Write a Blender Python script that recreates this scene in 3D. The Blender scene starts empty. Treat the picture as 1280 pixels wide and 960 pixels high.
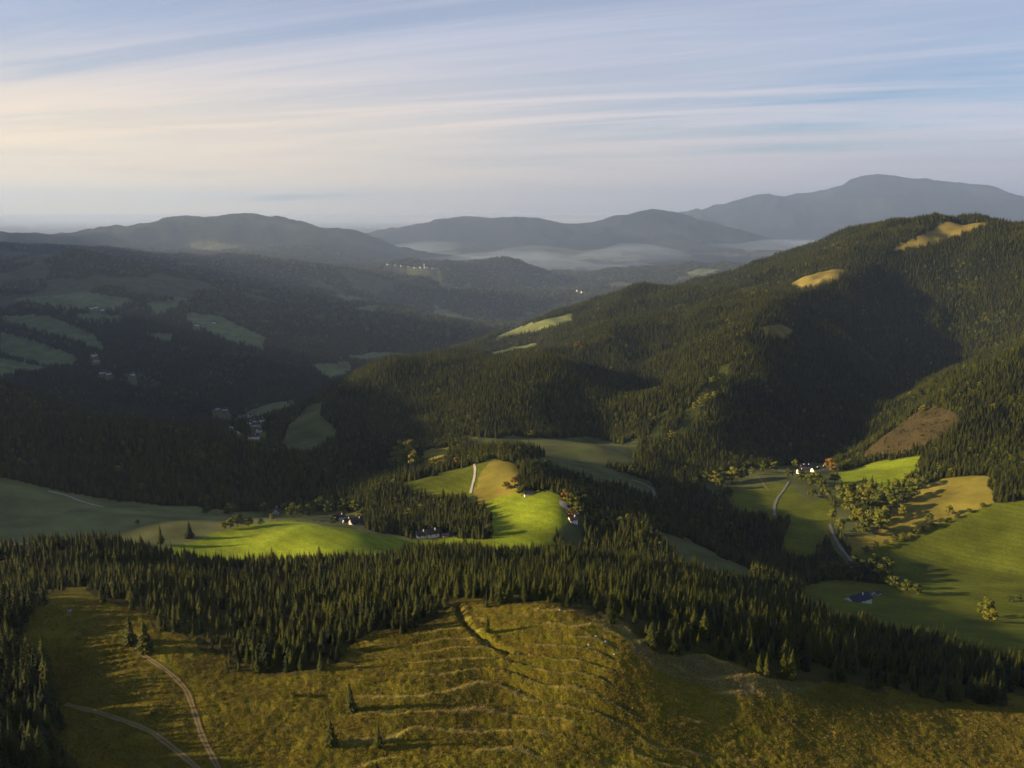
import bpy, math, random
import numpy as np
from mathutils import Vector, Matrix

random.seed(7)
rng = np.random.default_rng(11)
sc = bpy.context.scene
COL = sc.collection
R = math.radians

# ------------------------------------------------------------------ camera
FPX = 1100.0                       # focal length in pixels of a 1280-wide frame
PITCH = math.atan((480 - 255) / FPX)
CAMZ = 650.0                       # the far plain lies at z = 0
cam_d = bpy.data.cameras.new('camera')
cam_d.sensor_width = 36.0
cam_d.lens = 36.0 * FPX / 1280.0
cam_d.clip_start = 1.0
cam_d.clip_end = 200000.0
cam = bpy.data.objects.new('camera', cam_d)
COL.objects.link(cam)
cam.location = (0, 0, CAMZ)
cam.rotation_euler = (math.pi / 2 - PITCH, 0, 0)
sc.camera = cam

# ------------------------------------------------------------------ sky and sun
SUN_AZ = -96.0                     # degrees from the view direction, negative = to the left
SUN_EL = 14.0
world = bpy.data.worlds.new('World')
sc.world = world
world.use_nodes = True
wn, wl = world.node_tree.nodes, world.node_tree.links
wn.clear()


def nd(nodes, typ, **kw):
    n = nodes.new(typ)
    for k, v in kw.items():
        setattr(n, k, v)
    return n


sky = nd(wn, 'ShaderNodeTexSky', sky_type='NISHITA', sun_disc=False)
sky.sun_elevation = R(SUN_EL)
sky.sun_rotation = R(SUN_AZ)
sky.altitude = 1200
sky.air_density = 1.0
sky.dust_density = 0.6
sky.ozone_density = 4.5
tc = nd(wn, 'ShaderNodeTexCoord')
sep = nd(wn, 'ShaderNodeSeparateXYZ')
wl.new(tc.outputs['Generated'], sep.inputs[0])


def wmath(op, a, b=None, clamp=False):
    n = nd(wn, 'ShaderNodeMath', operation=op, use_clamp=clamp)
    for i, v in enumerate((a, b)):
        if v is None:
            continue
        if isinstance(v, (int, float)):
            n.inputs[i].default_value = v
        else:
            wl.new(v, n.inputs[i])
    return n.outputs[0]


# the cirrus deck: view rays met with a sheet high above, streaked along one wind direction
zc = wmath('MAXIMUM', wmath('ADD', sep.outputs[2], 0.05), 0.02)
comb = nd(wn, 'ShaderNodeCombineXYZ')
wl.new(wmath('DIVIDE', sep.outputs[0], zc), comb.inputs[0])
wl.new(wmath('DIVIDE', sep.outputs[1], zc), comb.inputs[1])


def cloud(bearing, su, sv, off, detail, lo, hi, dist=0.0, rough=0.55):
    """streaks running towards a bearing on the horizon (degrees from the view direction)"""
    dx, dy = math.sin(R(bearing)), math.cos(R(bearing))
    u = wmath('ADD', wmath('MULTIPLY', comb.outputs[0].node.inputs[0].links[0].from_socket, dx * su), wmath('MULTIPLY', comb.outputs[0].node.inputs[1].links[0].from_socket, dy * su))
    v = wmath('ADD', wmath('MULTIPLY', comb.outputs[0].node.inputs[0].links[0].from_socket, -dy * sv), wmath('MULTIPLY', comb.outputs[0].node.inputs[1].links[0].from_socket, dx * sv))
    c = nd(wn, 'ShaderNodeCombineXYZ')
    wl.new(u, c.inputs[0])
    wl.new(v, c.inputs[1])
    c.inputs[2].default_value = off
    t = nd(wn, 'ShaderNodeTexNoise')
    t.inputs['Scale'].default_value = 1.0
    t.inputs['Detail'].default_value = detail
    t.inputs['Roughness'].default_value = rough
    t.inputs['Distortion'].default_value = dist
    wl.new(c.outputs[0], t.inputs['Vector'])
    r = nd(wn, 'ShaderNodeMapRange', interpolation_type='SMOOTHSTEP')
    r.inputs['From Min'].default_value = lo
    r.inputs['From Max'].default_value = hi
    wl.new(t.outputs[0], r.inputs['Value'])
    return r.outputs[0]


VO, SO = 71.2, 55.5
veil = cloud(-62, 0.10, 0.20, VO, 6, 0.30, 0.62, 0.6)
streak = cloud(-70, 0.11, 0.60, SO, 8, 0.45, 0.72, 1.2, 0.6)
fine = cloud(-60, 0.25, 1.8, 7.1, 8, 0.46, 0.80, 1.4, 0.62)
cov = wmath('ADD', wmath("MULTIPLY", veil, 0.75), wmath('ADD', wmath('MULTIPLY', streak, 0.9), wmath('MULTIPLY', fine, 0.35)))
# a thin sheet: the lower one looks, the more of it lies along the sight line
path = wmath('DIVIDE', 0.105, wmath('MAXIMUM', sep.outputs[2], 0.02))
cov = wmath('SUBTRACT', 1.0, wmath('POWER', 2.718, wmath('MULTIPLY', wmath('MULTIPLY', cov, path), -1.5)))
# the cirrus takes the colour of the light it scatters: warmer low over the horizon
warm = nd(wn, 'ShaderNodeMapRange')
warm.inputs['From Min'].default_value = 0.0
warm.inputs['From Max'].default_value = 0.18
wl.new(sep.outputs[2], warm.inputs['Value'])
# and warmer towards the sun's side
side = nd(wn, 'ShaderNodeMapRange', interpolation_type='SMOOTHSTEP')
side.inputs['From Min'].default_value = -0.65
side.inputs['From Max'].default_value = 0.45
wl.new(wmath('ADD', wmath('MULTIPLY', sep.outputs[0], math.sin(R(SUN_AZ))), wmath('MULTIPLY', sep.outputs[1], math.cos(R(SUN_AZ)))), side.inputs['Value'])
lowc = nd(wn, 'ShaderNodeMix', data_type='RGBA')
lowc.inputs['A'].default_value = (5.0, 4.8, 5.5, 1)
lowc.inputs['B'].default_value = (10.2, 7.5, 4.0, 1)
wl.new(side.outputs[0], lowc.inputs['Factor'])
ccol = nd(wn, 'ShaderNodeMix', data_type='RGBA')
wl.new(lowc.outputs['Result'], ccol.inputs['A'])
ccol.inputs['B'].default_value = (5.7, 5.7, 6.5, 1)
wl.new(warm.outputs[0], ccol.inputs['Factor'])
mixw = nd(wn, 'ShaderNodeMix', data_type='RGBA')
wl.new(cov, mixw.inputs['Factor'])
wl.new(sky.outputs[0], mixw.inputs['A'])
wl.new(ccol.outputs['Result'], mixw.inputs['B'])
# long thin banks of cloud lying low over the far plain
az = wmath('ARCTAN2', sep.outputs[0], sep.outputs[1])
c2 = nd(wn, 'ShaderNodeCombineXYZ')
wl.new(wmath('MULTIPLY', az, 3.2), c2.inputs[0])
wl.new(wmath('MULTIPLY', sep.outputs[2], 75.0), c2.inputs[1])
t2 = nd(wn, 'ShaderNodeTexNoise')
t2.inputs['Scale'].default_value = 1.0
t2.inputs['Detail'].default_value = 6
t2.inputs['Roughness'].default_value = 0.55
wl.new(c2.outputs[0], t2.inputs['Vector'])
r2 = nd(wn, 'ShaderNodeMapRange', interpolation_type='SMOOTHSTEP')
r2.inputs['From Min'].default_value = 0.48
r2.inputs['From Max'].default_value = 0.68
r2.inputs['To Max'].default_value = 0.26
wl.new(t2.outputs[0], r2.inputs['Value'])
low = nd(wn, 'ShaderNodeMapRange', interpolation_type='SMOOTHSTEP')
low.inputs['From Min'].default_value = 0.11
low.inputs['From Max'].default_value = 0.02
wl.new(sep.outputs[2], low.inputs['Value'])
bank = nd(wn, 'ShaderNodeMix', data_type='RGBA')
wl.new(wmath('MULTIPLY', r2.outputs[0], low.outputs[0]), bank.inputs['Factor'])
wl.new(mixw.outputs['Result'], bank.inputs['A'])
bank.inputs['B'].default_value = (3.4, 3.3, 3.7, 1)
bg = nd(wn, 'ShaderNodeBackground')
bg.inputs[1].default_value = 0.052
wl.new(bank.outputs['Result'], bg.inputs[0])
wo = nd(wn, 'ShaderNodeOutputWorld')
wl.new(bg.outputs[0], wo.inputs[0])

sun_d = bpy.data.lights.new('sun', 'SUN')
sun_d.energy = 5.0
sun_d.angle = R(0.55)
sun_d.color = (1.0, 0.78, 0.46)
sun = bpy.data.objects.new('sun', sun_d)
COL.objects.link(sun)
sdir = Vector((math.sin(R(SUN_AZ)) * math.cos(R(SUN_EL)), math.cos(R(SUN_AZ)) * math.cos(R(SUN_EL)), math.sin(R(SUN_EL))))
sun.rotation_euler = sdir.to_track_quat('Z', 'Y').to_euler()
sun.location = (-800, 200, 1100)

sc.view_settings.view_transform = 'Standard'
sc.view_settings.look = 'None'
sc.view_settings.exposure = 1.25
sc.view_settings.gamma = 1.0
sc.view_settings.use_curve_mapping = False
sc.render.engine = 'CYCLES'
sc.cycles.use_denoising = True
sc.cycles.max_bounces = 3
sc.cycles.diffuse_bounces = 1
sc.cycles.glossy_bounces = 1
sc.cycles.volume_bounces = 0
sc.cycles.use_adaptive_sampling = True
sc.cycles.adaptive_threshold = 0.02

# ------------------------------------------------------------------ projection helpers
CP, SP = math.cos(PITCH), math.sin(PITCH)


def at(x, y, Y):
    """pixel of the 1280x960 photograph and depth along the view's ground direction -> world point"""
    r = (x - 640) / FPX
    u = (480 - y) / FPX
    fh = CP + u * SP
    zz = u * CP - SP
    k = Y / fh
    return np.array([r * k, Y, CAMZ + zz * k])


def project(X, Y, Z):
    zz = Z - CAMZ
    f = Y * CP - zz * SP
    u = Y * SP + zz * CP
    f = np.where(f < 1, 1, f)
    return 640 + FPX * X / f, 480 - FPX * u / f


# ------------------------------------------------------------------ value noise
def hash2(ix, iy, seed):
    h = (ix.astype(np.int64) * 374761393 + iy.astype(np.int64) * 668265263 + seed * 1442695041) & 0xffffffff
    h = ((h ^ (h >> 13)) * 1274126177) & 0xffffffff
    h = h ^ (h >> 16)
    return (h & 0xffff).astype(np.float32) / 65535.0


def vnoise(x, y, seed=0):
    ix, iy = np.floor(x), np.floor(y)
    fx, fy = (x - ix).astype(np.float32), (y - iy).astype(np.float32)
    fx = fx * fx * fx * (fx * (fx * 6 - 15) + 10)
    fy = fy * fy * fy * (fy * (fy * 6 - 15) + 10)
    a, b = hash2(ix, iy, seed), hash2(ix + 1, iy, seed)
    c, d = hash2(ix, iy + 1, seed), hash2(ix + 1, iy + 1, seed)
    return (a + (b - a) * fx) * (1 - fy) + (c + (d - c) * fx) * fy - 0.5


def fbm(x, y, scale, octv=4, seed=0, gain=0.5):
    s = 0
    a = 1.0
    k = 1.0 / scale
    for i in range(octv):
        ca, sa = math.cos(0.6 * i), math.sin(0.6 * i)
        s = s + a * vnoise((x * ca - y * sa) * k + 17.3 * i, (x * sa + y * ca) * k - 9.1 * i, seed + i)
        a *= gain
        k *= 2.03
    return s


def sstep(a, b, x):
    t = np.clip((x - a) / (b - a), 0, 1)
    return t * t * (3 - 2 * t)


# ------------------------------------------------------------------ relief: survey points of the land
# each line: (canopy height over the ground, drop behind the crest as (depth factor, metres) or None, points (x, y, depth))
LINES = [
    # the pasture knoll under the camera
    (0, None, [(-120, 960, 318), (0, 960, 320), (200, 960, 322), (400, 960, 324), (640, 960, 326), (900, 960, 342), (1100, 960, 356), (1280, 960, 366), (1420, 960, 370)]),
    (0, None, [(-60, 880, 372), (100, 880, 370), (240, 880, 366), (400, 880, 366), (640, 880, 370), (900, 880, 386), (1100, 886, 408), (1280, 896, 422)]),
    (0, None, [(60, 830, 405), (200, 828, 398), (400, 828, 396), (640, 820, 402), (800, 826, 400), (950, 848, 408)]),
    (0, None, [(-60, 765, 450), (90, 742, 470), (170, 775, 440), (300, 820, 410), (400, 815, 412), (480, 780, 432), (560, 766, 440), (620, 758, 442),
               (680, 759, 436), (740, 772, 429), (800, 792, 422), (900, 823, 418), (1000, 849, 420), (1100, 867, 426), (1280, 888, 432), (1420, 900, 434)]),
    # forest belt dropping behind the knoll
    (9, None, [(-120, 668, 650), (-50, 668, 650), (60, 668, 650), (130, 670, 650), (200, 692, 635), (270, 706, 625), (330, 726, 600), (380, 700, 640), (440, 694, 665),
                (500, 685, 690), (570, 681, 700), (640, 694, 680), (700, 681, 700), (740, 694, 685), (800, 708, 665), (860, 724, 645), (920, 744, 625),
                (1000, 764, 605), (1100, 788, 585), (1200, 804, 575), (1280, 816, 565), (1420, 832, 560)]),
    # left meadow, dark wooded hill behind it
    (0, None, [(-150, 640, 960), (0, 652, 942), (100, 668, 905), (200, 684, 882), (-150, 600, 1080), (0, 610, 1050), (120, 640, 985), (220, 655, 945)]),
    (0, None, [(-150, 590, 1120), (0, 598, 1090), (60, 612, 1085), (150, 628, 1085), (250, 638, 1090), (350, 640, 1100), (430, 636, 1130)]),
    (18, (1.16, 60), [(-200, 515, 1300), (-100, 520, 1310), (0, 520, 1320), (100, 518, 1350), (150, 517, 1360), (200, 525, 1360), (270, 540, 1340), (330, 555, 1320), (400, 572, 1300), (440, 592, 1280)]),
    (0, None, [(230, 702, 850), (330, 716, 812), (300, 682, 895), (400, 686, 838), (380, 658, 918), (450, 671, 880), (440, 653, 1050), (400, 650, 1040)]),
    # central lit meadows
    (0, None, [(520, 692, 885), (640, 692, 870), (690, 690, 855), (600, 650, 1000), (640, 652, 970), (700, 642, 960), (620, 622, 1065), (690, 614, 1040), (650, 600, 1090),
               (590, 602, 1130), (620, 575, 1185), (645, 580, 1160), (560, 594, 1165), (510, 606, 1140)]),
    (16, None, [(480, 625, 1080), (560, 628, 1030), (600, 640, 960)]),
    (16, None, [(540, 578, 1250), (600, 555, 1290), (650, 550, 1310), (690, 562, 1310)]),
    (0, None, [(545, 570, 1330), (700, 577, 1420), (760, 592, 1390), (815, 614, 1340), (500, 565, 1580), (560, 548, 1640), (640, 548, 1640), (740, 556, 1590), (800, 576, 1510), (860, 598, 1440)]),
    (16, None, [(700, 598, 1150), (760, 618, 1030), (800, 645, 950), (850, 640, 1150), (900, 672, 1080), (960, 680, 1080), (1000, 712, 980), (760, 660, 950), (720, 680, 890)]),
    (0, None, [(830, 680, 930), (870, 697, 890), (920, 716, 860)]),
    # right-hand fields
    (0, None, [(920, 630, 1290), (985, 600, 1420), (940, 598, 1450), (1000, 650, 1210), (1040, 692, 1080), (1015, 592, 1490), (1050, 600, 1450), (1100, 590, 1460), (1150, 570, 1500),
               (1090, 616, 1340), (1060, 668, 1150), (1150, 630, 1240), (1220, 590, 1330), (1240, 626, 1200), (1280, 616, 1210), (1400, 600, 1220), (1160, 666, 1140), (1280, 680, 1080),
               (1420, 680, 1030), (1200, 702, 1065), (1100, 720, 1010), (1150, 740, 930), (1280, 742, 920), (1420, 742, 910), (1040, 736, 930), (1075, 749, 880), (1150, 766, 830), (1280, 778, 800)]),
    (16, (1.12, 45), [(1060, 575, 1550), (1110, 535, 1640), (1160, 498, 1710), (1200, 467, 1770), (1280, 432, 1850), (1400, 392, 1920)]),
    (16, None, [(1280, 520, 1560), (1190, 535, 1530), (1280, 575, 1380), (1400, 510, 1560)]),
    # the big wooded mountain
    (16, (1.10, 32), [(390, 507, 1930), (430, 475, 2050), (480, 448, 2200), (540, 440, 2300), (620, 437, 2380), (680, 430, 2450)]),
    (16, (1.07, 25), [(760, 402, 2500), (860, 386, 2550), (940, 365, 2600), (990, 352, 2650)]),
    (16, None, [(1050, 332, 2750), (1140, 305, 2900)]),
    (10, (1.2, 150), [(1200, 278, 3000), (1225, 268, 3050), (1280, 278, 3050), (1400, 272, 3100)]),
    (16, (1.25, 160), [(690, 405, 2900), (740, 384, 3050), (790, 362, 3150), (860, 352, 3250), (900, 345, 3300), (960, 322, 3350), (1020, 303, 3400), (1060, 290, 3450), (1095, 280, 3450), (1140, 286, 3350)]),
    (16, None, [(960, 400, 2270), (920, 440, 2060), (890, 480, 1870), (860, 530, 1680), (835, 570, 1550)]),
    (16, None, [(1110, 370, 2760), (1190, 400, 2640), (1120, 450, 2420), (1080, 500, 2150), (1030, 545, 1880), (980, 572, 1700), (1230, 430, 2500)]),
    (16, None, [(840, 440, 2390), (790, 490, 2070), (740, 540, 1760)]),
    (16, None, [(700, 450, 2060), (650, 490, 1840), (600, 530, 1660)]),
    (16, None, [(560, 480, 2000), (520, 520, 1800), (470, 500, 1950), (450, 540, 1700)]),
    (0, None, [(355, 562, 1680), (390, 560, 1640), (400, 515, 1860), (370, 540, 1780)]),
    (16, None, [(450, 600, 1380), (480, 580, 1480)]),
    # meadow hill behind the mountain's tail
    (0, (1.12, 60), [(600, 428, 3000), (640, 412, 3150), (715, 394, 3350)]),
    (0, None, [(620, 442, 2850), (670, 432, 2900)]),
    # valley and the western hills
    (0, None, [(330, 527, 2400), (280, 532, 2400), (230, 535, 2350), (390, 495, 2650), (430, 465, 3150), (510, 446, 3600), (590, 432, 3900)]),
    (10, None, [(-100, 450, 3100), (0, 450, 3050), (60, 455, 3000), (120, 460, 2950), (200, 482, 2850), (280, 502, 2650), (100, 500, 2500), (0, 500, 2450)]),
    (6, None, [(-100, 400, 3600), (0, 400, 3600), (80, 400, 3600), (160, 400, 3600), (240, 420, 3400), (320, 442, 3200), (400, 440, 3350), (480, 430, 3750), (560, 416, 4050)]),
    (6, None, [(0, 372, 4000), (110, 368, 4000), (200, 378, 4000), (280, 396, 3850), (360, 397, 4000), (450, 397, 4300), (560, 402, 4400), (640, 402, 4600)]),
    (15, (1.12, 70), [(-120, 332, 4700), (0, 328, 4700), (60, 320, 4800), (110, 317, 4800), (170, 325, 4800), (250, 343, 4700), (330, 357, 4700), (400, 366, 4800), (470, 375, 5000), (540, 382, 5100), (600, 398, 5100), (650, 408, 5000)]),
    (12, (1.1, 80), [(-120, 300, 6500), (0, 302, 6500), (100, 306, 6400), (200, 313, 6300), (300, 318, 6300), (380, 324, 6200), (450, 335, 6100), (520, 348, 6000), (580, 362, 6000), (640, 378, 6000), (690, 394, 5900)]),
    (12, (1.1, 120), [(440, 329, 7300), (490, 326, 7200), (540, 324, 7200), (600, 326, 7400), (640, 322, 7500), (680, 335, 7500), (710, 355, 7300), (745, 374, 7000)]),
    (10, (1.08, 80), [(-120, 285, 8500), (0, 287, 8500), (60, 292, 8600)]),
    (0, (1.2, 220), [(110, 291, 9600), (160, 275, 9800), (220, 265, 10000), (300, 266, 10000), (360, 278, 9900), (410, 290, 9800), (440, 290, 9700), (480, 305, 9500), (515, 324, 9200)]),
    (0, None, [(260, 307, 8700), (160, 304, 8500), (400, 320, 8200)]),
    (0, (1.15, 250), [(430, 292, 13500), (460, 288, 13500), (510, 281, 13500), (560, 270, 13500), (600, 275, 13500), (640, 274, 13500), (690, 280, 13000), (722, 290, 13000), (758, 277, 13000),
                      (800, 264, 13500), (850, 270, 13500), (900, 284, 13500), (960, 299, 13000), (1000, 306, 13000)]),
    (0, None, [(520, 315, 12000), (620, 312, 11500), (720, 309, 11500), (800, 307, 11500), (880, 305, 11800), (960, 312, 12000)]),
    (0, None, [(600, 322, 10500), (700, 318, 10800), (800, 315, 10800), (900, 316, 10800), (1000, 312, 11000), (640, 340, 9000), (740, 348, 8500), (1100, 315, 10500), (1280, 320, 10000)]),
    (8, (1.06, 70), [(690, 364, 7300), (720, 348, 7600), (760, 338, 7800), (820, 330, 7900), (870, 328, 7900), (920, 331, 7900), (970, 335, 7900), (1050, 338, 8000)]),
    (0, (1.15, 300), [(830, 275, 18000), (860, 266, 18000), (900, 254, 18500), (950, 244, 18500), (985, 247, 18500), (1030, 240, 19000), (1052, 235, 19300), (1070, 223, 19500), (1130, 221, 19500), (1170, 229, 19500),
                      (1220, 230, 19000), (1260, 241, 19000), (1290, 247, 19000), (1420, 250, 19000)]),
    (0, None, [(900, 287, 15500), (1000, 292, 15500), (1100, 287, 15500), (1280, 287, 15500)]),
]
ctrl = []
for h, back, pts in LINES:
    for x, y, Y in pts:
        p = at(x, y, Y)
        ctrl.append((p[0], p[1], p[2] - h))
        if back:
            k, dz = back
            ctrl.append((p[0] * k, p[1] * k, p[2] - h - dz))
# the ground under and behind the camera, and the unseen land beyond the frame's sides, raised at left for shade: (azimuth deg, distance, height)
for d, z in ((40, 412), (130, 414), (220, 416)):
    for a in range(-180, 181, 30):
        ctrl.append((d * math.sin(R(a)), d * math.cos(R(a)), z))
SIDE = [(-43, 430, 452), (-50, 400, 468), (-42, 650, 352), (-44, 900, 310), (-44, 1150, 340), (-50, 1420, 468), (-48, 1900, 575), (-39, 2200, 455), (-56, 1900, 575), (-60, 1400, 470), (-60, 900, 380), (-60, 450, 450), (-42, 2600, 540), (-42, 3200, 600),  # hills at left are added out of view to block the sun
        (-50, 2900, 680), (-43, 4300, 800), (-47, 5300, 1040), (-48, 6500, 1150), (-57, 5200, 1100), (-41, 7000, 1300), (-45, 8000, 1200), (-50, 10000, 900), (-42, 12000, 500), (-60, 3000, 560), (-70, 1500, 430), (-75, 3000, 500), (-70, 7000, 600),
        (42, 420, 425), (42, 800, 330), (44, 1300, 330), (42, 2000, 480), (44, 3200, 620), (42, 5000, 300), (44, 9000, 250), (42, 15000, 250), (60, 500, 420), (60, 1500, 400), (65, 4000, 500)]
for a in (-140, -100, 100, 140, 179, -179):
    for d, z in ((500, 410), (1500, 400), (4000, 450), (10000, 300)):
        SIDE.append((a, d, z))
for a in list(range(-180, 181, 20)) + [-30, -10, 10, 30]:
    for d in (27000, 42000, 60000):
        SIDE.append((a, d, 0 if d > 30000 else 25))
# the plain shows low between and behind the far ranges
for a in range(-32, 7, 4):
    SIDE += [(a, 18000, 5), (a, 22500, 5)]
for a, d, z in SIDE:
    ctrl.append((d * math.sin(R(a)), d * math.cos(R(a)), z))
ctrl = np.array(ctrl)
# where two survey points fall almost together keep the first, and let no valley sink below the plain
ctrl[:, 2] = np.maximum(ctrl[:, 2], 4)
_t, _l = np.arctan2(ctrl[:, 0], ctrl[:, 1]), np.log(np.hypot(ctrl[:, 0], ctrl[:, 1]))
_keep = [k for k in range(len(ctrl)) if k == 0 or np.hypot(_t[:k] - _t[k], _l[:k] - _l[k]).min() > 0.012]
ctrl = ctrl[_keep]
cT = np.arctan2(ctrl[:, 0], ctrl[:, 1])
cL = np.log(np.hypot(ctrl[:, 0], ctrl[:, 1]))
CC = 0.018


def kern(t, l):
    return np.sqrt((t[:, None] - cT[None]) ** 2 + (l[:, None] - cL[None]) ** 2 + CC * CC)


n = len(cT)
A = np.zeros((n + 1, n + 1))
A[:n, :n] = -kern(cT, cL) + np.eye(n) * 0.0015
A[:n, n] = 1
A[n, :n] = 1
sol = np.linalg.solve(A, np.append(ctrl[:, 2], 0))
W, W0 = sol[:n], sol[n]


def relief(t, l):
    out = np.empty(t.size)
    t, l = t.ravel(), l.ravel()
    S = 20000
    for i in range(0, t.size, S):
        q = (t[i:i + S, None] - cT) ** 2
        q += (l[i:i + S, None] - cL) ** 2
        q += CC * CC
        np.sqrt(q, out=q)
        out[i:i + S] = W0 - q @ W
    return out


# polar grid: fine where the camera looks, coarse elsewhere
tin = np.linspace(-0.64, 0.64, 860)
tl = -0.64 - (math.pi - 0.64) * np.linspace(1, 0, 60)[:-1] ** 1.8
TH = np.concatenate([tl, tin, -tl[::-1]])
segs = [(30, 260, 16), (260, 480, 230), (480, 1500, 250), (1500, 3800, 170), (3800, 11000, 130), (11000, 21000, 60), (21000, 56000, 14)]
LL = []
for a, b, m in segs:
    LL.append(np.linspace(math.log(a), math.log(b), m, endpoint=False))
LL = np.concatenate(LL + [[math.log(56000)]])
NT, NL = len(TH), len(LL)
GT, GL = np.meshgrid(TH, LL, indexing='ij')
GD = np.exp(GL)
GX, GY = GD * np.sin(GT), GD * np.cos(GT)
Z0 = relief(GT, GL).reshape(NT, NL)


def polydist(X, Y, pts):
    """distance to a polyline on the ground plan"""
    best = np.full(X.shape, 1e9)
    for (x0, y0), (x1, y1) in zip(pts[:-1], pts[1:]):
        dx, dy = x1 - x0, y1 - y0
        t = np.clip(((X - x0) * dx + (Y - y0) * dy) / (dx * dx + dy * dy + 1e-9), 0, 1)
        best = np.minimum(best, np.hypot(X - x0 - t * dx, Y - y0 - t * dy))
    return best


def interp_grid(G, x, y):
    x, y = np.asarray(x, float), np.asarray(y, float)
    t = np.arctan2(x, y)
    l = np.log(np.maximum(np.hypot(x, y), 31))
    i = np.clip(np.searchsorted(TH, t) - 1, 0, NT - 2)
    j = np.clip(np.searchsorted(LL, l) - 1, 0, NL - 2)
    a = (t - TH[i]) / (TH[i + 1] - TH[i])
    b = np.clip((l - LL[j]) / (LL[j + 1] - LL[j]), 0, 1)
    return (G[i, j] * (1 - a) + G[i + 1, j] * a) * (1 - b) + (G[i, j + 1] * (1 - a) + G[i + 1, j + 1] * a) * b


def hit(x, y, G, d0=250.0, d1=30000.0, near=None):
    """where the sight line through a photo pixel meets the land"""
    r = (x - 640) / FPX
    u = (480 - y) / FPX
    v = np.array([r, CP + u * SP, u * CP - SP])
    v /= math.hypot(v[0], v[1])
    ds = np.exp(np.linspace(math.log(d0), math.log(d1), 4000))
    zz = interp_grid(G, v[0] * ds, v[1] * ds)
    below = (CAMZ + v[2] * ds) <= zz
    k = int(np.argmax(below)) if below.any() else len(ds) - 1
    return v[0] * ds[k], v[1] * ds[k]


# ways traced on the land: (name, label-like key, half width, pixel points)
TRACKS = {
    'near_track': (1.7, [(285, 985), (270, 955), (252, 920), (243, 890), (233, 862), (213, 842), (192, 828), (178, 818), (168, 806), (160, 795)]),
    'branch_track': (1.9, [(262, 975), (235, 950), (212, 932), (190, 915), (160, 903), (120, 890), (80, 880)]),
    'knoll_ditch': (1.2, [(571, 757), (577, 772), (588, 786), (605, 800), (634, 816)]),
}
ways = {}
for k, (w, pts) in TRACKS.items():
    ways[k] = [hit(x, y, Z0, 250, 800) for x, y in pts]

# fine relief
D = GD
nz = np.zeros_like(Z0)
near = (1 - sstep(470, 560, D)) * (D < 560)
m = D < 560
xs, ys = GX[m], GY[m]
dn = np.minimum(polydist(xs, ys, ways['near_track']), polydist(xs, ys, ways['branch_track']))
calm = sstep(2.0, 6.0, dn)
px, py = project(xs, ys, Z0[m])
tuss = fbm(xs, ys, 2.2, 3, 3) * 0.5 + fbm(xs, ys, 14, 3, 8) * 0.7
# cattle terraces across the knoll: a saw of low treads and risers, wavering along the contour
ph = (ys + 0.10 * xs - 0.0011 * (xs - 20) ** 2 * 0.6 + fbm(xs, ys, 90, 3, 21) * 34 + fbm(xs, ys, 16, 2, 5) * 3.4) / 12.5
fr = ph - np.floor(ph)
saw = np.where(fr < 0.72, fr / 0.72, (1 - fr) / 0.28)
tmask = sstep(400, 500, px) * (1 - sstep(880, 1020, px)) * sstep(-0.22, 0.18, fbm(xs, ys, 30, 3, 40))
terr = (saw - 0.5) * (0.9 + 1.2 * np.clip(vnoise(xs / 40, ys / 14, 47) + 0.4, 0, 1)) * tmask
RISER = np.zeros_like(Z0)
RISER[m] = tmask * sstep(0.62, 0.74, fr) * (1 - sstep(0.80, 0.95, fr))
dd = polydist(xs, ys, ways['knoll_ditch'])
ditch = -2.2 * np.exp(-(dd / 1.7) ** 2) + 0.5 * np.exp(-((dd - 4) / 1.8) ** 2)
nz[m] += near[m] * (calm * (tuss + terr) - 0.25 * (1 - calm) + ditch)
mid = sstep(520, 900, D)
nz += mid * fbm(GX, GY, 170, 4, 31) * (2.0 + 26 * sstep(1500, 2600, D))
rdg = 1 - 2 * np.abs(fbm(GX + 0.4 * GY, GY - 0.2 * GX, 430, 3, 33))
nz += sstep(1600, 2200, D) * (1 - sstep(3300, 4200, D)) * sstep(-0.05, 0.12, GT) * (rdg - 0.62) * 52
far = sstep(2400, 5200, D)
nz += far * fbm(GX, GY, 620, 4, 51) * (46 - 26 * sstep(6000, 9000, D))
gul = 1 - 2 * np.abs(fbm(GX, GY, 1500, 4, 71))
nz += sstep(8200, 9800, D) * (1 - sstep(20000, 26000, D)) * (gul - 0.62) * 130 * sstep(60, 220, Z0)
nz += sstep(20000, 40000, D) * fbm(GX, GY, 6000, 3, 91) * 30
ZG = (Z0 + nz).astype(np.float64)
far_floor = D > 8000
ZG[far_floor] = np.maximum(ZG[far_floor], -6 + 0 * ZG[far_floor])


def gz(x, y):
    return interp_grid(ZG, x, y)


# what the camera's neighbourhood can see: running horizon along each bearing
EE = (ZG - CAMZ) / D
RUN = np.maximum.accumulate(EE, axis=1)
PX, PY = project(GX, GY, ZG)

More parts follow.
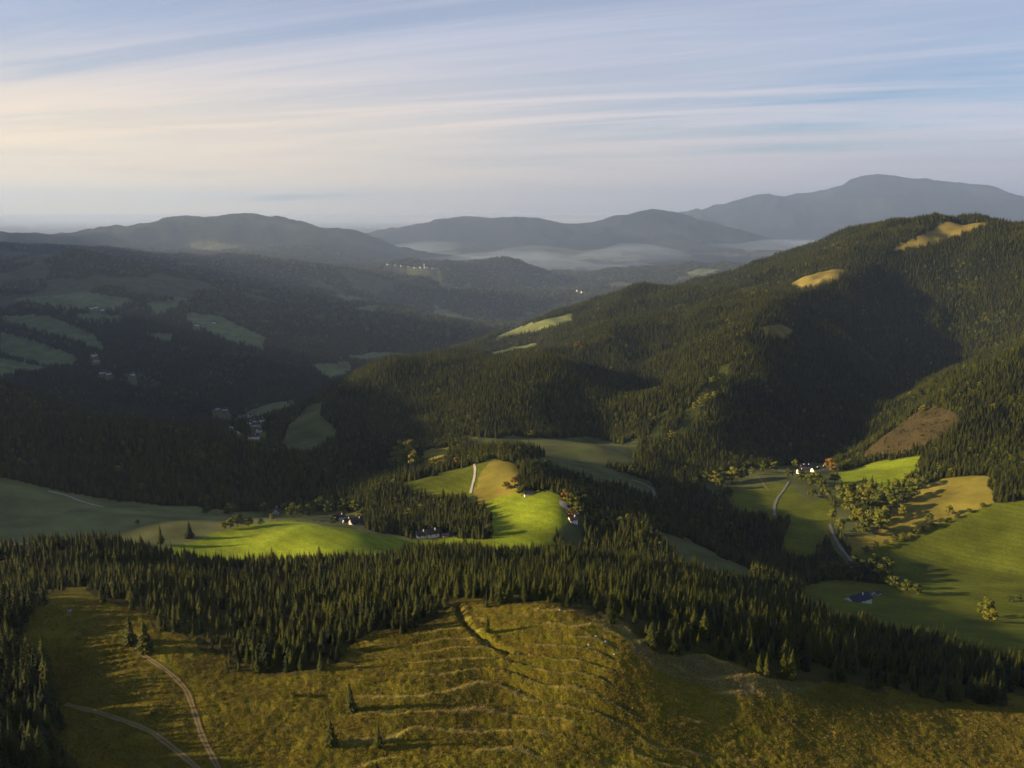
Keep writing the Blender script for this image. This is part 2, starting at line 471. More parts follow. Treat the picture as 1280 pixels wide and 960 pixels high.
# ------------------------------------------------------------------ land cover
# 0 forest, others meadow kinds. colours are base colours of the growth itself
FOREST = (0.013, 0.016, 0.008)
PASTURE = (0.122, 0.092, 0.010)
DRY = (0.135, 0.105, 0.045)
GREEN = (0.082, 0.096, 0.010)
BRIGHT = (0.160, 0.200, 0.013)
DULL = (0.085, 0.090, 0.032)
TAN = (0.190, 0.140, 0.040)
PALE = (0.140, 0.140, 0.052)
YOUNG = (0.055, 0.062, 0.014)
FARM = (0.125, 0.140, 0.050)
BROWN = (0.060, 0.042, 0.019)
STRAW = (0.20, 0.155, 0.030)
FIELDS = [  # (colour, nearest, farthest, polygon in photo pixels)
    (PASTURE, 0, 620, [(28, 800), (32, 768), (52, 745), (110, 738), (150, 757), (176, 792), (232, 800), (300, 834), (345, 840), (400, 842), (448, 833), (458, 802), (476, 779), (535, 770), (570, 766), (572, 752),
                       (612, 752), (618, 766), (680, 758), (740, 771), (800, 790), (900, 822), (1000, 848), (1060, 860), (1150, 869), (1280, 882), (1600, 910), (1600, 1700), (150, 1700), (88, 960), (74, 900), (56, 860)]),
    (DRY, 0, 620, [(700, 764), (740, 773), (800, 792), (900, 824), (1000, 850), (1040, 858), (960, 870), (880, 850), (820, 830), (780, 800), (740, 780)]),
    (PALE, 760, 1320, [(-400, 585), (0, 596), (60, 611), (150, 627), (230, 632), (300, 639), (345, 640), (400, 648), (460, 660), (530, 676), (560, 720), (520, 760), (300, 760), (200, 740), (100, 700), (0, 690), (-400, 690)]),
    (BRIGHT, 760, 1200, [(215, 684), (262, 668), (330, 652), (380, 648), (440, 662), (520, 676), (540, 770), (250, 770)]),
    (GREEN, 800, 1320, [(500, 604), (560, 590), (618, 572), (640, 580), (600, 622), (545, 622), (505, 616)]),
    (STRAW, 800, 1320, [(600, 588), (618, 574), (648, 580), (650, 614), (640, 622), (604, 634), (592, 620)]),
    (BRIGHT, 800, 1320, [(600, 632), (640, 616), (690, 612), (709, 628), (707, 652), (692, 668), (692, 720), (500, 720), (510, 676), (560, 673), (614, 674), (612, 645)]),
    (STRAW, 1150, 1700, [(520, 580), (532, 562), (556, 559), (572, 560), (548, 580)]),
    (DULL, 1200, 1800, [(655, 574), (700, 570), (760, 584), (816, 603), (822, 624), (780, 613), (700, 592)]),
    (DULL, 1350, 1900, [(560, 541), (600, 548), (640, 545), (700, 548), (740, 545), (775, 556), (800, 546), (792, 582), (740, 584), (680, 572), (600, 560)]),
    (DULL, 1500, 2400, [(352, 556), (362, 530), (385, 508), (405, 501), (400, 520), (426, 540), (392, 566), (360, 566)]),
    (GREEN, 950, 1600, [(905, 625), (940, 600), (985, 588), (1012, 605), (1048, 640), (1042, 655), (1012, 702), (974, 692), (985, 652), (920, 642)]),
    (BRIGHT, 1100, 1700, [(1038, 594), (1075, 582), (1151, 568), (1146, 590), (1120, 610), (1085, 606), (1050, 606)]),
    (STRAW, 850, 1500, [(1052, 668), (1100, 640), (1140, 615), (1200, 590), (1234, 582), (1240, 632), (1200, 652), (1160, 665), (1110, 684), (1066, 697)]),
    (GREEN, 700, 1400, [(1062, 697), (1100, 682), (1160, 661), (1237, 630), (1500, 590), (1500, 744), (1280, 742), (1180, 742), (1110, 732), (1080, 708)]),
    (GREEN, 620, 1250, [(1000, 732), (1060, 724), (1110, 734), (1280, 740), (1500, 742), (1500, 860), (1280, 840), (1150, 800), (1080, 785), (1000, 760)]),
    (DULL, 780, 1150, [(806, 662), (850, 670), (900, 694), (945, 716), (930, 735), (850, 705)]),
    (TAN, 2200, 3000, [(985, 352), (1030, 335), (1060, 328), (1050, 347), (1020, 360), (995, 360)]),
    (TAN, 2500, 3500, [(1112, 313), (1160, 289), (1195, 272), (1240, 263), (1232, 281), (1195, 296), (1150, 310)]),
    (TAN, 1900, 2800, [(950, 409), (975, 404), (991, 414), (982, 425), (956, 419)]),
    (YOUNG, 1600, 2400, [(838, 545), (868, 498), (900, 458), (918, 450), (905, 480), (876, 520), (852, 552)]),
    (YOUNG, 1600, 2400, [(800, 560), (822, 520), (834, 512), (826, 545), (812, 565)]),
    (BROWN, 1200, 1950, [(1070, 575), (1088, 559), (1112, 539), (1148, 512), (1168, 506), (1202, 519), (1192, 536), (1160, 556), (1126, 569)]),
    (FARM, 2300, 4200, [(600, 432), (640, 411), (662, 404), (716, 391), (716, 403), (690, 411), (640, 421)]),
    (FARM, 2300, 4200, [(606, 442), (640, 434), (672, 429), (668, 438), (620, 446)]),
    (FARM, 2300, 5200, [(15, 372), (60, 370), (110, 365), (170, 375), (140, 389), (60, 385)]),
    (FARM, 2300, 5200, [(96, 393), (150, 393), (156, 400), (130, 404), (95, 399)]),
    (FARM, 2300, 5200, [(180, 379), (230, 372), (236, 378), (206, 393), (194, 392)]),
    (FARM, 2300, 5200, [(234, 390), (275, 395), (333, 423), (330, 437), (290, 428), (234, 402)]),
    (FARM, 2300, 5200, [(0, 415), (40, 424), (97, 446), (92, 458), (60, 458), (0, 441)]),
    (FARM, 2300, 5200, [(-60, 438), (0, 446), (70, 462), (0, 470), (-60, 470)]),
    (FARM, 2300, 5200, [(180, 416), (215, 417), (212, 429), (190, 423)]),
    (FARM, 2300, 5200, [(0, 394), (60, 394), (120, 418), (132, 440), (80, 422), (0, 401)]),
    (FARM, 2300, 4800, [(388, 456), (435, 451), (442, 465), (410, 473)]),
    (FARM, 2300, 5200, [(430, 446), (470, 440), (525, 443), (500, 449), (450, 452)]),
    (FARM, 3500, 7000, [(408, 367), (450, 371), (472, 378), (430, 379)]),
    (FARM, 3500, 7000, [(438, 384), (475, 381), (472, 391), (445, 391)]),
    (FARM, 3500, 7000, [(503, 383), (522, 381), (518, 386)]),
    (FARM, 3500, 7000, [(538, 382), (560, 387), (602, 402), (578, 403), (545, 393)]),
    (FARM, 4500, 8000, [(533, 346), (570, 357), (592, 363), (560, 363)]),
    (DULL, 7000, 11000, [(228, 308), (255, 300), (312, 310), (262, 315)]),
    (FARM, 4500, 8000, [(650, 386), (672, 392), (662, 397)]),
    (FARM, 7000, 9000, [(850, 342), (880, 334), (905, 338), (880, 346)]),
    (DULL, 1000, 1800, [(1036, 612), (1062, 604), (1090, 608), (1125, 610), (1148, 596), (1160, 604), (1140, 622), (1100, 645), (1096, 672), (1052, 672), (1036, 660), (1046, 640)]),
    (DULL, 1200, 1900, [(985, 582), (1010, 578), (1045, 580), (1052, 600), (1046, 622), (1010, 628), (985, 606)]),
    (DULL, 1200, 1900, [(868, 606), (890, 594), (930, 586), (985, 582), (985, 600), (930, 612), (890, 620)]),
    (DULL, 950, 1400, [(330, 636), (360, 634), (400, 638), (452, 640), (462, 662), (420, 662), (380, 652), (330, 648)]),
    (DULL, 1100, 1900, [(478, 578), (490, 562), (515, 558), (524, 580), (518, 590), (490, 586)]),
    (FARM, 2100, 2700, [(262, 545), (300, 520), (345, 500), (372, 505), (340, 545)]),
]


def inpoly(x, y, poly):
    inside = np.zeros(x.shape, bool)
    j = len(poly) - 1
    for i in range(len(poly)):
        xi, yi = poly[i]
        xj, yj = poly[j]
        if yi != yj:
            c = ((yi > y) != (yj > y)) & (x < (xj - xi) * (y - yi) / (yj - yi) + xi)
            inside ^= c
        j = i
    return inside


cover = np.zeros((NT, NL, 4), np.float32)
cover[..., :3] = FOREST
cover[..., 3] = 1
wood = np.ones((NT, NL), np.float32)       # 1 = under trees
seen = EE >= RUN - 22.0 / D
# ragged edges: the borders waver by a metre or two on the ground
nearw = 1 - sstep(560, 640, D)
jx = PX + fbm(GX, GY, 22, 2, 5) * 9 * np.clip(900 / D, 0.5, 1.5) + nearw * fbm(GX, GY, 26, 3, 15) * 46
jy = PY + fbm(GX, GY, 22, 2, 6) * 4 * np.clip(900 / D, 0.5, 1.5) + nearw * fbm(GX, GY, 26, 3, 16) * 20
front = GY > 30
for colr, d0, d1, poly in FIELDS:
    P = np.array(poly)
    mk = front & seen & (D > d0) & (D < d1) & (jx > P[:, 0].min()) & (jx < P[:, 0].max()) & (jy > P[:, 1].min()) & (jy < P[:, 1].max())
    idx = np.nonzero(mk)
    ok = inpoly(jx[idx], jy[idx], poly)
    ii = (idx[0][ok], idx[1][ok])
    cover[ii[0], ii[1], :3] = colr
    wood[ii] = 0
# the pasture goes on under and beside the camera
pm = (D < 330) & (np.abs(GT) < 2.6) & (wood > 0.5) & ~((GT < -0.5) & (D > 240))
cover[pm, :3] = PASTURE
wood[pm] = 0
# the far plain: fields and woods
fp = (D > 8600) & (ZG < 70)
pn = fbm(GX, GY, 900, 3, 13)
cover[fp & (pn > -0.05), :3] = (0.075, 0.075, 0.04)
wood[fp] = 0
# small clearings and openings in the far woods
cl = (D > 4000) & (D < 8200) & (wood > 0.5) & (fbm(GX, GY, 420, 3, 77) > 0.33)
cover[cl, :3] = (0.06, 0.06, 0.028)
fc = (D > 8200) & (wood > 0.5)
fb = (fbm(GX, GY, 500, 3, 78) * 0.06)[..., None]
cover[fc, :3] = (np.array((0.012, 0.016, 0.009)) + np.clip(fb, 0, 1) * np.array((1.0, 1.0, 0.5)))[fc]
wood[cl] = 0
# dry grass on the terrace risers
rz = RISER[..., None] * 0.8
cover[..., :3] = np.where(wood[..., None] < 0.5, cover[..., :3] * (1 - rz) + np.array((0.28, 0.21, 0.06)) * rz, cover[..., :3])

# openings in the woods round houses and along roads
OPEN = [(10, 48, 600, 1800, [(527, 672), (541, 671), (557, 671), (716, 652), (720, 641), (661, 619), (1000, 592), (1003, 586), (1009, 586), (1019, 590), (1027, 588), (1070, 751), (1060, 751), (1082, 748), (1096, 743), (1066, 752), (1076, 752),
                          (345, 642), (397, 651), (406, 652), (425, 649), (434, 654), (446, 656), (708, 636)]),
        (14, 70, 1800, 4300, [(313, 521), (317, 528), (320, 533), (317, 548), (312, 530), (324, 540), (272, 512), (281, 513), (327, 527), (120, 385), (128, 388), (114, 386), (267, 404), (246, 407), (118, 445), (121, 452),
                             (128, 467), (136, 468), (166, 469), (628, 412), (644, 409)]),
        (25, 160, 4500, 9000, [(533, 335), (541, 336), (546, 336), (526, 335), (519, 335), (511, 334), (502, 333), (494, 332), (485, 331), (722, 364), (714, 362), (728, 366)]),
        (5, 34, 600, 1900, [(1066, 703), (1062, 699), (1058, 694), (1054, 689), (1050, 684), (1047, 679), (1044, 673), (1042, 669), (1040, 664), (1038, 659), (1037, 655), (968, 645), (968, 638), (968, 632), (970, 627), (972, 622), (976, 617), (980, 612), (983, 607), (986, 602),
                         (588, 617), (589, 612), (590, 608), (592, 602), (593, 597), (594, 591), (594, 586), (592, 580), (790, 600), (798, 602), (806, 605), (811, 608), (816, 612), (818, 616), (819, 621), (648, 577), (655, 576), (662, 576), (671, 577), (680, 578)]),
        (8, 70, 1800, 3600, [(280, 529), (288, 534), (296, 540), (300, 543), (296, 524), (303, 520), (310, 517), (320, 513), (330, 509), (340, 506), (350, 503), (364, 500)])]
for rad_, fwd_, d0, d1, spots in OPEN:
    for x, y in spots:
        hx, hy = hit(x, y, ZG, d0, d1)
        hd = math.hypot(hx, hy)
        i0, i1 = np.searchsorted(TH, [math.atan2(hx, hy) - 2 * rad_ / hd, math.atan2(hx, hy) + 2 * rad_ / hd])
        j0, j1 = np.searchsorted(LL, [math.log(hd - fwd_ - 2 * rad_), math.log(hd + 2 * rad_)])
        sl = (slice(i0, i1), slice(j0, j1))
        k = 1 - fwd_ / hd
        mk = (polydist(GX[sl], GY[sl], [(hx, hy), (hx * k, hy * k)]) < rad_) & (wood[sl] > 0.5)
        cover[sl][mk, :3] = DULL
        wood[sl][mk] = 0
# grass and brush under the open belt
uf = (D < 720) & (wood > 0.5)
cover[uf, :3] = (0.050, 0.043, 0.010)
COARSE = np.zeros((NT, NL), np.float32)
COARSE[(D < 2400) & (wood < 0.5)] = 0.42
COARSE[(D < 600) & (wood < 0.5)] = 1.0
for c_ in (BROWN, TAN, STRAW):
    COARSE[np.abs(cover[..., :3] - np.array(c_, np.float32)).sum(2) < 1e-4] = 0.7

# ------------------------------------------------------------------ materials
MATS = {}


def mat(name, color, rough=0.85, spec=0.15, metal=0.0, var=0.0, scale=1.0, bump=0.0):
    m_ = bpy.data.materials.new(name)
    m_.use_nodes = True
    N, Lk = m_.node_tree.nodes, m_.node_tree.links
    b = N['Principled BSDF']
    b.inputs['Base Color'].default_value = (*color, 1)
    b.inputs['Roughness'].default_value = rough
    b.inputs['Specular IOR Level'].default_value = spec
    b.inputs['Metallic'].default_value = metal
    if var > 0:
        g = nd(N, 'ShaderNodeNewGeometry')
        t = nd(N, 'ShaderNodeTexNoise')
        t.inputs['Scale'].default_value = scale
        t.inputs['Detail'].default_value = 4
        Lk.new(g.outputs['Position'], t.inputs['Vector'])
        r = nd(N, 'ShaderNodeMapRange')
        r.inputs['From Min'].default_value = 0.3
        r.inputs['From Max'].default_value = 0.7
        r.inputs['To Min'].default_value = 1 - var
        r.inputs['To Max'].default_value = 1 + var
        Lk.new(t.outputs[0], r.inputs['Value'])
        x = nd(N, 'ShaderNodeMix', data_type='RGBA', blend_type='MULTIPLY')
        x.inputs['Factor'].default_value = 1
        x.inputs['A'].default_value = (*color, 1)
        Lk.new(r.outputs[0], x.inputs['B'])
        Lk.new(x.outputs['Result'], b.inputs['Base Color'])
        if bump > 0:
            bp = nd(N, 'ShaderNodeBump')
            bp.inputs['Strength'].default_value = 0.6
            bp.inputs['Distance'].default_value = bump
            Lk.new(t.outputs[0], bp.inputs['Height'])
            Lk.new(bp.outputs[0], b.inputs['Normal'])
    MATS[name] = m_
    return m_


def leaf_mat(name, c0, c1, c2):
    """foliage: each tree its own shade, stands drifting in tone over the land"""
    m_ = bpy.data.materials.new(name)
    m_.use_nodes = True
    N, Lk = m_.node_tree.nodes, m_.node_tree.links
    b = N['Principled BSDF']
    b.inputs['Roughness'].default_value = 0.8
    b.inputs['Specular IOR Level'].default_value = 0.12
    oi = nd(N, 'ShaderNodeObjectInfo')
    g = nd(N, 'ShaderNodeNewGeometry')
    t = nd(N, 'ShaderNodeTexNoise')
    t.inputs['Scale'].default_value = 0.011
    t.inputs['Detail'].default_value = 3
    Lk.new(g.outputs['Position'], t.inputs['Vector'])
    t2 = nd(N, 'ShaderNodeTexNoise')
    t2.inputs['Scale'].default_value = 0.9
    t2.inputs['Detail'].default_value = 2
    Lk.new(g.outputs['Position'], t2.inputs['Vector'])
    a = nd(N, 'ShaderNodeMath', operation='MULTIPLY_ADD')
    Lk.new(oi.outputs['Random'], a.inputs[0])
    a.inputs[1].default_value = 0.75
    Lk.new(t.outputs[0], a.inputs[2])
    a2 = nd(N, 'ShaderNodeMath', operation='MULTIPLY_ADD')
    Lk.new(t2.outputs[0], a2.inputs[0])
    a2.inputs[1].default_value = 0.35
    Lk.new(a.outputs[0], a2.inputs[2])
    cr = nd(N, 'ShaderNodeValToRGB')
    e = cr.color_ramp.elements
    e[0].position, e[0].color = 0.52, (*c0, 1)
    e[1].position, e[1].color = 1.25 if False else 1.0, (*c1, 1)
    md = e.new(0.84)
    md.color = (*[(p + q) / 2 for p, q in zip(c0, c1)], 1)
    hi_ = e.new(0.97)
    hi_.color = (*c1, 1)
    e[-1].color = (*c2, 1)
    Lk.new(a2.outputs[0], cr.inputs[0])
    Lk.new(cr.outputs[0], b.inputs['Base Color'])
    MATS[name] = m_
    return m_


leaf_mat('needles', (0.006, 0.009, 0.002), (0.021, 0.027, 0.0025), (0.040, 0.043, 0.004))
leaf_mat('leaf_green', (0.042, 0.058, 0.008), (0.085, 0.098, 0.011), (0.11, 0.115, 0.013))
leaf_mat('leaf_yellow', (0.075, 0.088, 0.010), (0.125, 0.128, 0.012), (0.155, 0.140, 0.014))
leaf_mat('leaf_orange', (0.120, 0.078, 0.016), (0.180, 0.105, 0.020), (0.20, 0.11, 0.02))
leaf_mat('bush', (0.022, 0.032, 0.007), (0.048, 0.060, 0.009), (0.068, 0.076, 0.011))
mat('bark', (0.06, 0.045, 0.032), 0.95, 0.05, var=0.3, scale=3.0)
mat('plaster', (0.76, 0.73, 0.67), 0.9, 0.1, var=0.08, scale=0.6)
mat('plaster_cream', (0.62, 0.53, 0.40), 0.9, 0.1, var=0.08, scale=0.6)
mat('timber', (0.16, 0.095, 0.05), 0.85, 0.1, var=0.3, scale=2.0)
mat('roof_grey', (0.060, 0.052, 0.048), 0.85, 0.1, var=0.2, scale=1.5)
mat('roof_red', (0.20, 0.075, 0.045), 0.8, 0.2, var=0.25, scale=1.5)
mat('roof_blue', (0.018, 0.023, 0.045), 0.6, 0.25, var=0.2, scale=1.0)
mat('glass', (0.03, 0.035, 0.045), 0.15, 0.5)
mat('gravel', (0.34, 0.31, 0.26), 0.95, 0.1, var=0.2, scale=0.7)
mat('asphalt', (0.15, 0.14, 0.125), 0.85, 0.2, var=0.12, scale=0.3)
mat('wood_pale', (0.42, 0.38, 0.32), 0.9, 0.1, var=0.2, scale=3.0)
mat('rock', (0.30, 0.27, 0.22), 0.9, 0.1, var=0.3, scale=1.2, bump=0.2)

# the ground: colour of the growth from the survey, grain and tussock relief from noise
gm = bpy.data.materials.new('land')
gm.use_nodes = True
N, Lk = gm.node_tree.nodes, gm.node_tree.links
B = N['Principled BSDF']
B.inputs['Roughness'].default_value = 0.95
B.inputs['Specular IOR Level'].default_value = 0.05
at_ = nd(N, 'ShaderNodeAttribute', attribute_name='cover')
co_ = nd(N, 'ShaderNodeAttribute', attribute_name='coarse')
geo = nd(N, 'ShaderNodeNewGeometry')


def gnoise(scale, detail, lo, hi, a, b):
    t = nd(N, 'ShaderNodeTexNoise')
    t.inputs['Scale'].default_value = scale
    t.inputs['Detail'].default_value = detail
    Lk.new(geo.outputs['Position'], t.inputs['Vector'])
    r = nd(N, 'ShaderNodeMapRange')
    for k, v in zip(('From Min', 'From Max', 'To Min', 'To Max'), (lo, hi, a, b)):
        r.inputs[k].default_value = v
    Lk.new(t.outputs[0], r.inputs['Value'])
    return t.outputs[0], r.outputs[0]


def gmix(kind, fac, a, b):
    x = nd(N, 'ShaderNodeMix', data_type='RGBA', blend_type=kind)
    for key, v in (('Factor', fac), ('A', a), ('B', b)):
        if isinstance(v, (int, float)):
            x.inputs[key].default_value = v
        elif isinstance(v, tuple):
            x.inputs[key].default_value = (*v, 1)
        else:
            Lk.new(v, x.inputs[key])
    return x.outputs['Result']


mo_ = nd(N, 'ShaderNodeAttribute', attribute_name='mown')
wv = nd(N, 'ShaderNodeTexWave', wave_type='BANDS', bands_direction='DIAGONAL')
wv.inputs['Scale'].default_value = 0.032
wv.inputs['Distortion'].default_value = 3.0
wv.inputs['Detail'].default_value = 2.0
wv.inputs['Detail Scale'].default_value = 0.4
Lk.new(geo.outputs['Position'], wv.inputs['Vector'])
wr = nd(N, 'ShaderNodeMapRange')
wr.inputs['To Min'].default_value = 0.92
wr.inputs['To Max'].default_value = 1.05
Lk.new(wv.outputs['Fac'], wr.inputs['Value'])
_, v1 = gnoise(0.022, 6, 0.3, 0.7, 0.66, 1.34)
h2, v2 = gnoise(1.1, 4, 0.3, 0.7, 0.6, 1.42)
_, v3 = gnoise(0.11, 4, 0.35, 0.65, 0.0, 1.0)
col = gmix('MULTIPLY', 1.0, at_.outputs['Color'], v1)
tone = gmix('MULTIPLY', 1.0, col, v2)
col = gmix('MIX', co_.outputs['Fac'], col, tone)
# green and dry patches within the rough pasture
mow = gmix('MULTIPLY', 1.0, col, wr.outputs[0])
col = gmix('MIX', mo_.outputs['Fac'], col, mow)
wrm = gmix('MULTIPLY', 1.0, col, (1.08, 0.98, 0.9))
wf = nd(N, 'ShaderNodeMath', operation='MULTIPLY')
Lk.new(v3, wf.inputs[0])
Lk.new(mo_.outputs['Fac'], wf.inputs[1])
col = gmix('MIX', wf.outputs[0], col, wrm)
_, v5 = gnoise(0.3, 5, 0.3, 0.7, 0.8, 1.2)
mot = gmix('MULTIPLY', 1.0, col, v5)
col = gmix('MIX', mo_.outputs['Fac'], col, mot)
grn = gmix('MULTIPLY', 1.0, col, (0.78, 0.95, 0.6))
pf = nd(N, 'ShaderNodeMath', operation='MULTIPLY')
Lk.new(v3, pf.inputs[0])
Lk.new(co_.outputs['Fac'], pf.inputs[1])
col = gmix('MIX', pf.outputs[0], col, grn)
Lk.new(col, B.inputs['Base Color'])
bp = nd(N, 'ShaderNodeBump')
bp.inputs['Distance'].default_value = 0.7
mb = nd(N, 'ShaderNodeMath', operation='MULTIPLY_ADD')
Lk.new(co_.outputs['Fac'], mb.inputs[0])
mb.inputs[1].default_value = 0.55
mb.inputs[2].default_value = 0.12
Lk.new(mb.outputs[0], bp.inputs['Strength'])
Lk.new(h2, bp.inputs['Height'])
Lk.new(bp.outputs[0], B.inputs['Normal'])


# ------------------------------------------------------------------ object helpers
def link(name, me, m_=None, parent=None):
    o = bpy.data.objects.new(name, me)
    COL.objects.link(o)
    if m_ is not None and me is not None and not me.materials:
        me.materials.append(MATS[m_] if isinstance(m_, str) else m_)
    if parent is not None:
        o.parent = parent
    return o


def mesh(name, V, Fc, smooth=False):
    me = bpy.data.meshes.new(name)
    me.from_pydata([tuple(map(float, v)) for v in V], [], Fc)
    me.update()
    if smooth:
        me.polygons.foreach_set('use_smooth', [True] * len(me.polygons))
    return me


def tag(o, label, cat, group=None):
    o['label'] = label
    o['category'] = cat
    if group:
        o['group'] = group
    return o


def structure(o):
    o['kind'] = 'structure'
    return o


# ------------------------------------------------------------------ the land as one sheet
nv = NT * NL
co = np.empty((nv, 3), np.float32)
co[:, 0], co[:, 1], co[:, 2] = GX.ravel(), GY.ravel(), ZG.ravel()
ii, jj = np.meshgrid(np.arange(NT - 1), np.arange(NL - 1), indexing='ij')
a = (ii * NL + jj).ravel()
quads = np.stack([a, a + NL, a + NL + 1, a + 1], 1)[:, ::-1]
me = bpy.data.meshes.new('terrain')
me.vertices.add(nv)
me.vertices.foreach_set('co', co.ravel())
me.loops.add(quads.size)
me.loops.foreach_set('vertex_index', quads.ravel().astype(np.int32))
me.polygons.add(len(quads))
me.polygons.foreach_set('loop_start', np.arange(0, quads.size, 4, dtype=np.int32))
me.polygons.foreach_set('loop_total', np.full(len(quads), 4, np.int32))
me.update(calc_edges=True)
me.polygons.foreach_set('use_smooth', np.ones(len(quads), bool))
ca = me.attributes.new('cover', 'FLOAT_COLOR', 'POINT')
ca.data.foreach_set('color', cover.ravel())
cb = me.attributes.new('coarse', 'FLOAT', 'POINT')
cb.data.foreach_set('value', COARSE.ravel())
cm_ = me.attributes.new('mown', 'FLOAT', 'POINT')
mown = np.zeros((NT, NL), np.float32)
for c_ in (BRIGHT, GREEN):
    mown[np.abs(cover[..., :3] - np.array(c_, np.float32)).sum(2) < 1e-4] = 1.0
cm_.data.foreach_set('value', mown.ravel())
me.materials.append(gm)
terrain = structure(link('terrain', me))


# ------------------------------------------------------------------ trees
def spruce_mesh(seed, levels, per, segs_, h=1.0, rad=0.15, core=True):
    """crown of drooping boughs in whorls round the stem, unit height"""
    r_ = random.Random(seed)
    V, Fc = [], []
    z0 = r_.uniform(0.03, 0.12)
    shape = r_.uniform(0.7, 1.05)
    gap = r_.uniform(0.15, 0.8)
    for i in range(levels):
        f = i / (levels - 1)
        z = z0 + (0.955 - z0) * f ** 0.92
        rr = rad * (1 - f) ** shape + 0.012
        rr *= 1 + 0.16 * math.sin(9 * f + seed) * (1 - f)
        if abs(f - gap) < 0.04:
            rr *= 0.7
        if f < 0.12:
            rr *= 0.72 + 2.3 * f
        nb = max(4, int(round(per * (1 - 0.45 * f))))
        a0 = r_.random() * 6.28
        for k in range(nb):
            an = a0 + 6.283 * (k + r_.uniform(-0.3, 0.3)) / nb
            ln = rr * r_.uniform(0.72, 1.18)
            zz = z + r_.uniform(-0.012, 0.012)
            ca_, sa_ = math.cos(an), math.sin(an)
            w = ln * r_.uniform(0.34, 0.46) + 0.006
            droop = ln * r_.uniform(0.30, 0.55)
            lift = 0.03 * (1 - f) + 0.012
            b = len(V)
            if segs_ == 2:
                V += [(0, 0, zz + lift), (ca_ * ln * .55 - sa_ * w, sa_ * ln * .55 + ca_ * w, zz - droop * .65), (ca_ * ln * .6, sa_ * ln * .6, zz - droop * .15),
                      (ca_ * ln * .55 + sa_ * w, sa_ * ln * .55 - ca_ * w, zz - droop * .65), (ca_ * ln, sa_ * ln, zz - droop * .55)]
                Fc += [(b, b + 1, b + 2), (b, b + 2, b + 3), (b + 1, b + 4, b + 2), (b + 2, b + 4, b + 3)]
            else:
                V += [(0, 0, zz + lift), (ca_ * ln - sa_ * w, sa_ * ln + ca_ * w, zz - droop), (ca_ * ln + sa_ * w, sa_ * ln - ca_ * w, zz - droop)]
                Fc += [(b, b + 1, b + 2)]
    # leader
    b = len(V)
    V += [(0.012, 0, 0.93), (-0.006, 0.01, 0.93), (-0.006, -0.01, 0.93), (0, 0, 1.0)]
    Fc += [(b, b + 1, b + 3), (b + 1, b + 2, b + 3), (b + 2, b, b + 3)]
    if core:
        b = len(V)
        for k in range(6):
            V.append((math.cos(k * 1.047) * rad * 0.45, math.sin(k * 1.047) * rad * 0.45, 0.10))
        V.append((0, 0, 0.9))
        for k in range(6):
            Fc.append((b + k, b + (k + 1) % 6, b + 6))
    return mesh('spruce_crown', V, Fc)


def stem_mesh(name, pts, nside=6):
    """tapered stem through (x, y, z, radius) points"""
    V, Fc = [], []
    for (x, y, z, r_) in pts:
        for k in range(nside):
            V.append((x + r_ * math.cos(6.283 * k / nside), y + r_ * math.sin(6.283 * k / nside), z))
    for i in range(len(pts) - 1):
        for k in range(nside):
            Fc.append((i * nside + k, i * nside + (k + 1) % nside, (i + 1) * nside + (k + 1) % nside, (i + 1) * nside + k))
    return V, Fc


def broadleaf(seed, nleaf, slim=1.0):
    """unit-height tree: (trunk with limbs, crown of leaf faces in clumps)"""
    r_ = random.Random(seed)
    V, Fc = stem_mesh('t', [(0, 0, -0.04, 0.028), (0.004, 0, 0.12, 0.020), (0.01, 0.004, 0.4, 0.014), (0.0, 0.0, 0.75, 0.006)])
    clumps = []
    for k in range(11):
        an = 6.283 * k / 5.2 + r_.uniform(-.4, .4)
        zz = 0.32 + 0.6 * k / 10
        prof = math.sin(min(1, (zz - 0.12) / 0.75) * 2.75) ** 0.8 if zz < 0.95 else 0.2
        q = 0.25 * slim * prof * r_.uniform(0.6, 1.0)
        cx, cy = math.cos(an) * q, math.sin(an) * q
        clumps.append((cx, cy, zz, r_.uniform(0.10, 0.155) * (0.75 + 0.25 * slim)))
        if k < 7:
            b = len(V)
            z1 = zz - 0.14
            V += [(0.010, 0, z1), (-0.006, 0.009, z1), (-0.006, -0.009, z1), (cx, cy, zz)]
            Fc += [(b, b + 1, b + 3), (b + 1, b + 2, b + 3), (b + 2, b, b + 3)]
    clumps.append((0, 0, 0.88, 0.11))
    clumps.append((0, 0, 0.6, 0.16))
    tm = mesh('broadleaf_trunk', V, Fc)
    V, Fc = [], []
    for i in range(nleaf):
        c = clumps[i % len(clumps)]
        while True:
            v = Vector((r_.uniform(-1, 1), r_.uniform(-1, 1), r_.uniform(-1, 1)))
            if 0.1 < v.length < 1:
                break
        v = v * (0.55 + 0.45 * v.length) / max(v.length, .2) * v.length ** 0.4
        p = Vector((c[0] + v.x * c[3], c[1] + v.y * c[3], c[2] + v.z * c[3] * 0.85))
        nrm = (v.normalized() + Vector((r_.uniform(-.7, .7), r_.uniform(-.7, .7), r_.uniform(-.4, .9)))).normalized()
        t1 = nrm.orthogonal().normalized()
        t2 = nrm.cross(t1)
        s = r_.uniform(0.026, 0.048)
        b = len(V)
        an = r_.random() * 6.28
        for q in range(4):
            aa = an + q * 1.571
            rr = s * (1.25 if q % 2 else 0.8)
            V.append(tuple(p + t1 * math.cos(aa) * rr + t2 * math.sin(aa) * rr))
        Fc.append((b, b + 1, b + 2, b + 3))
    return tm, mesh('broadleaf_crown', V, Fc)


def finish(me_, m_):
    me_.materials.append(MATS[m_])
    return me_


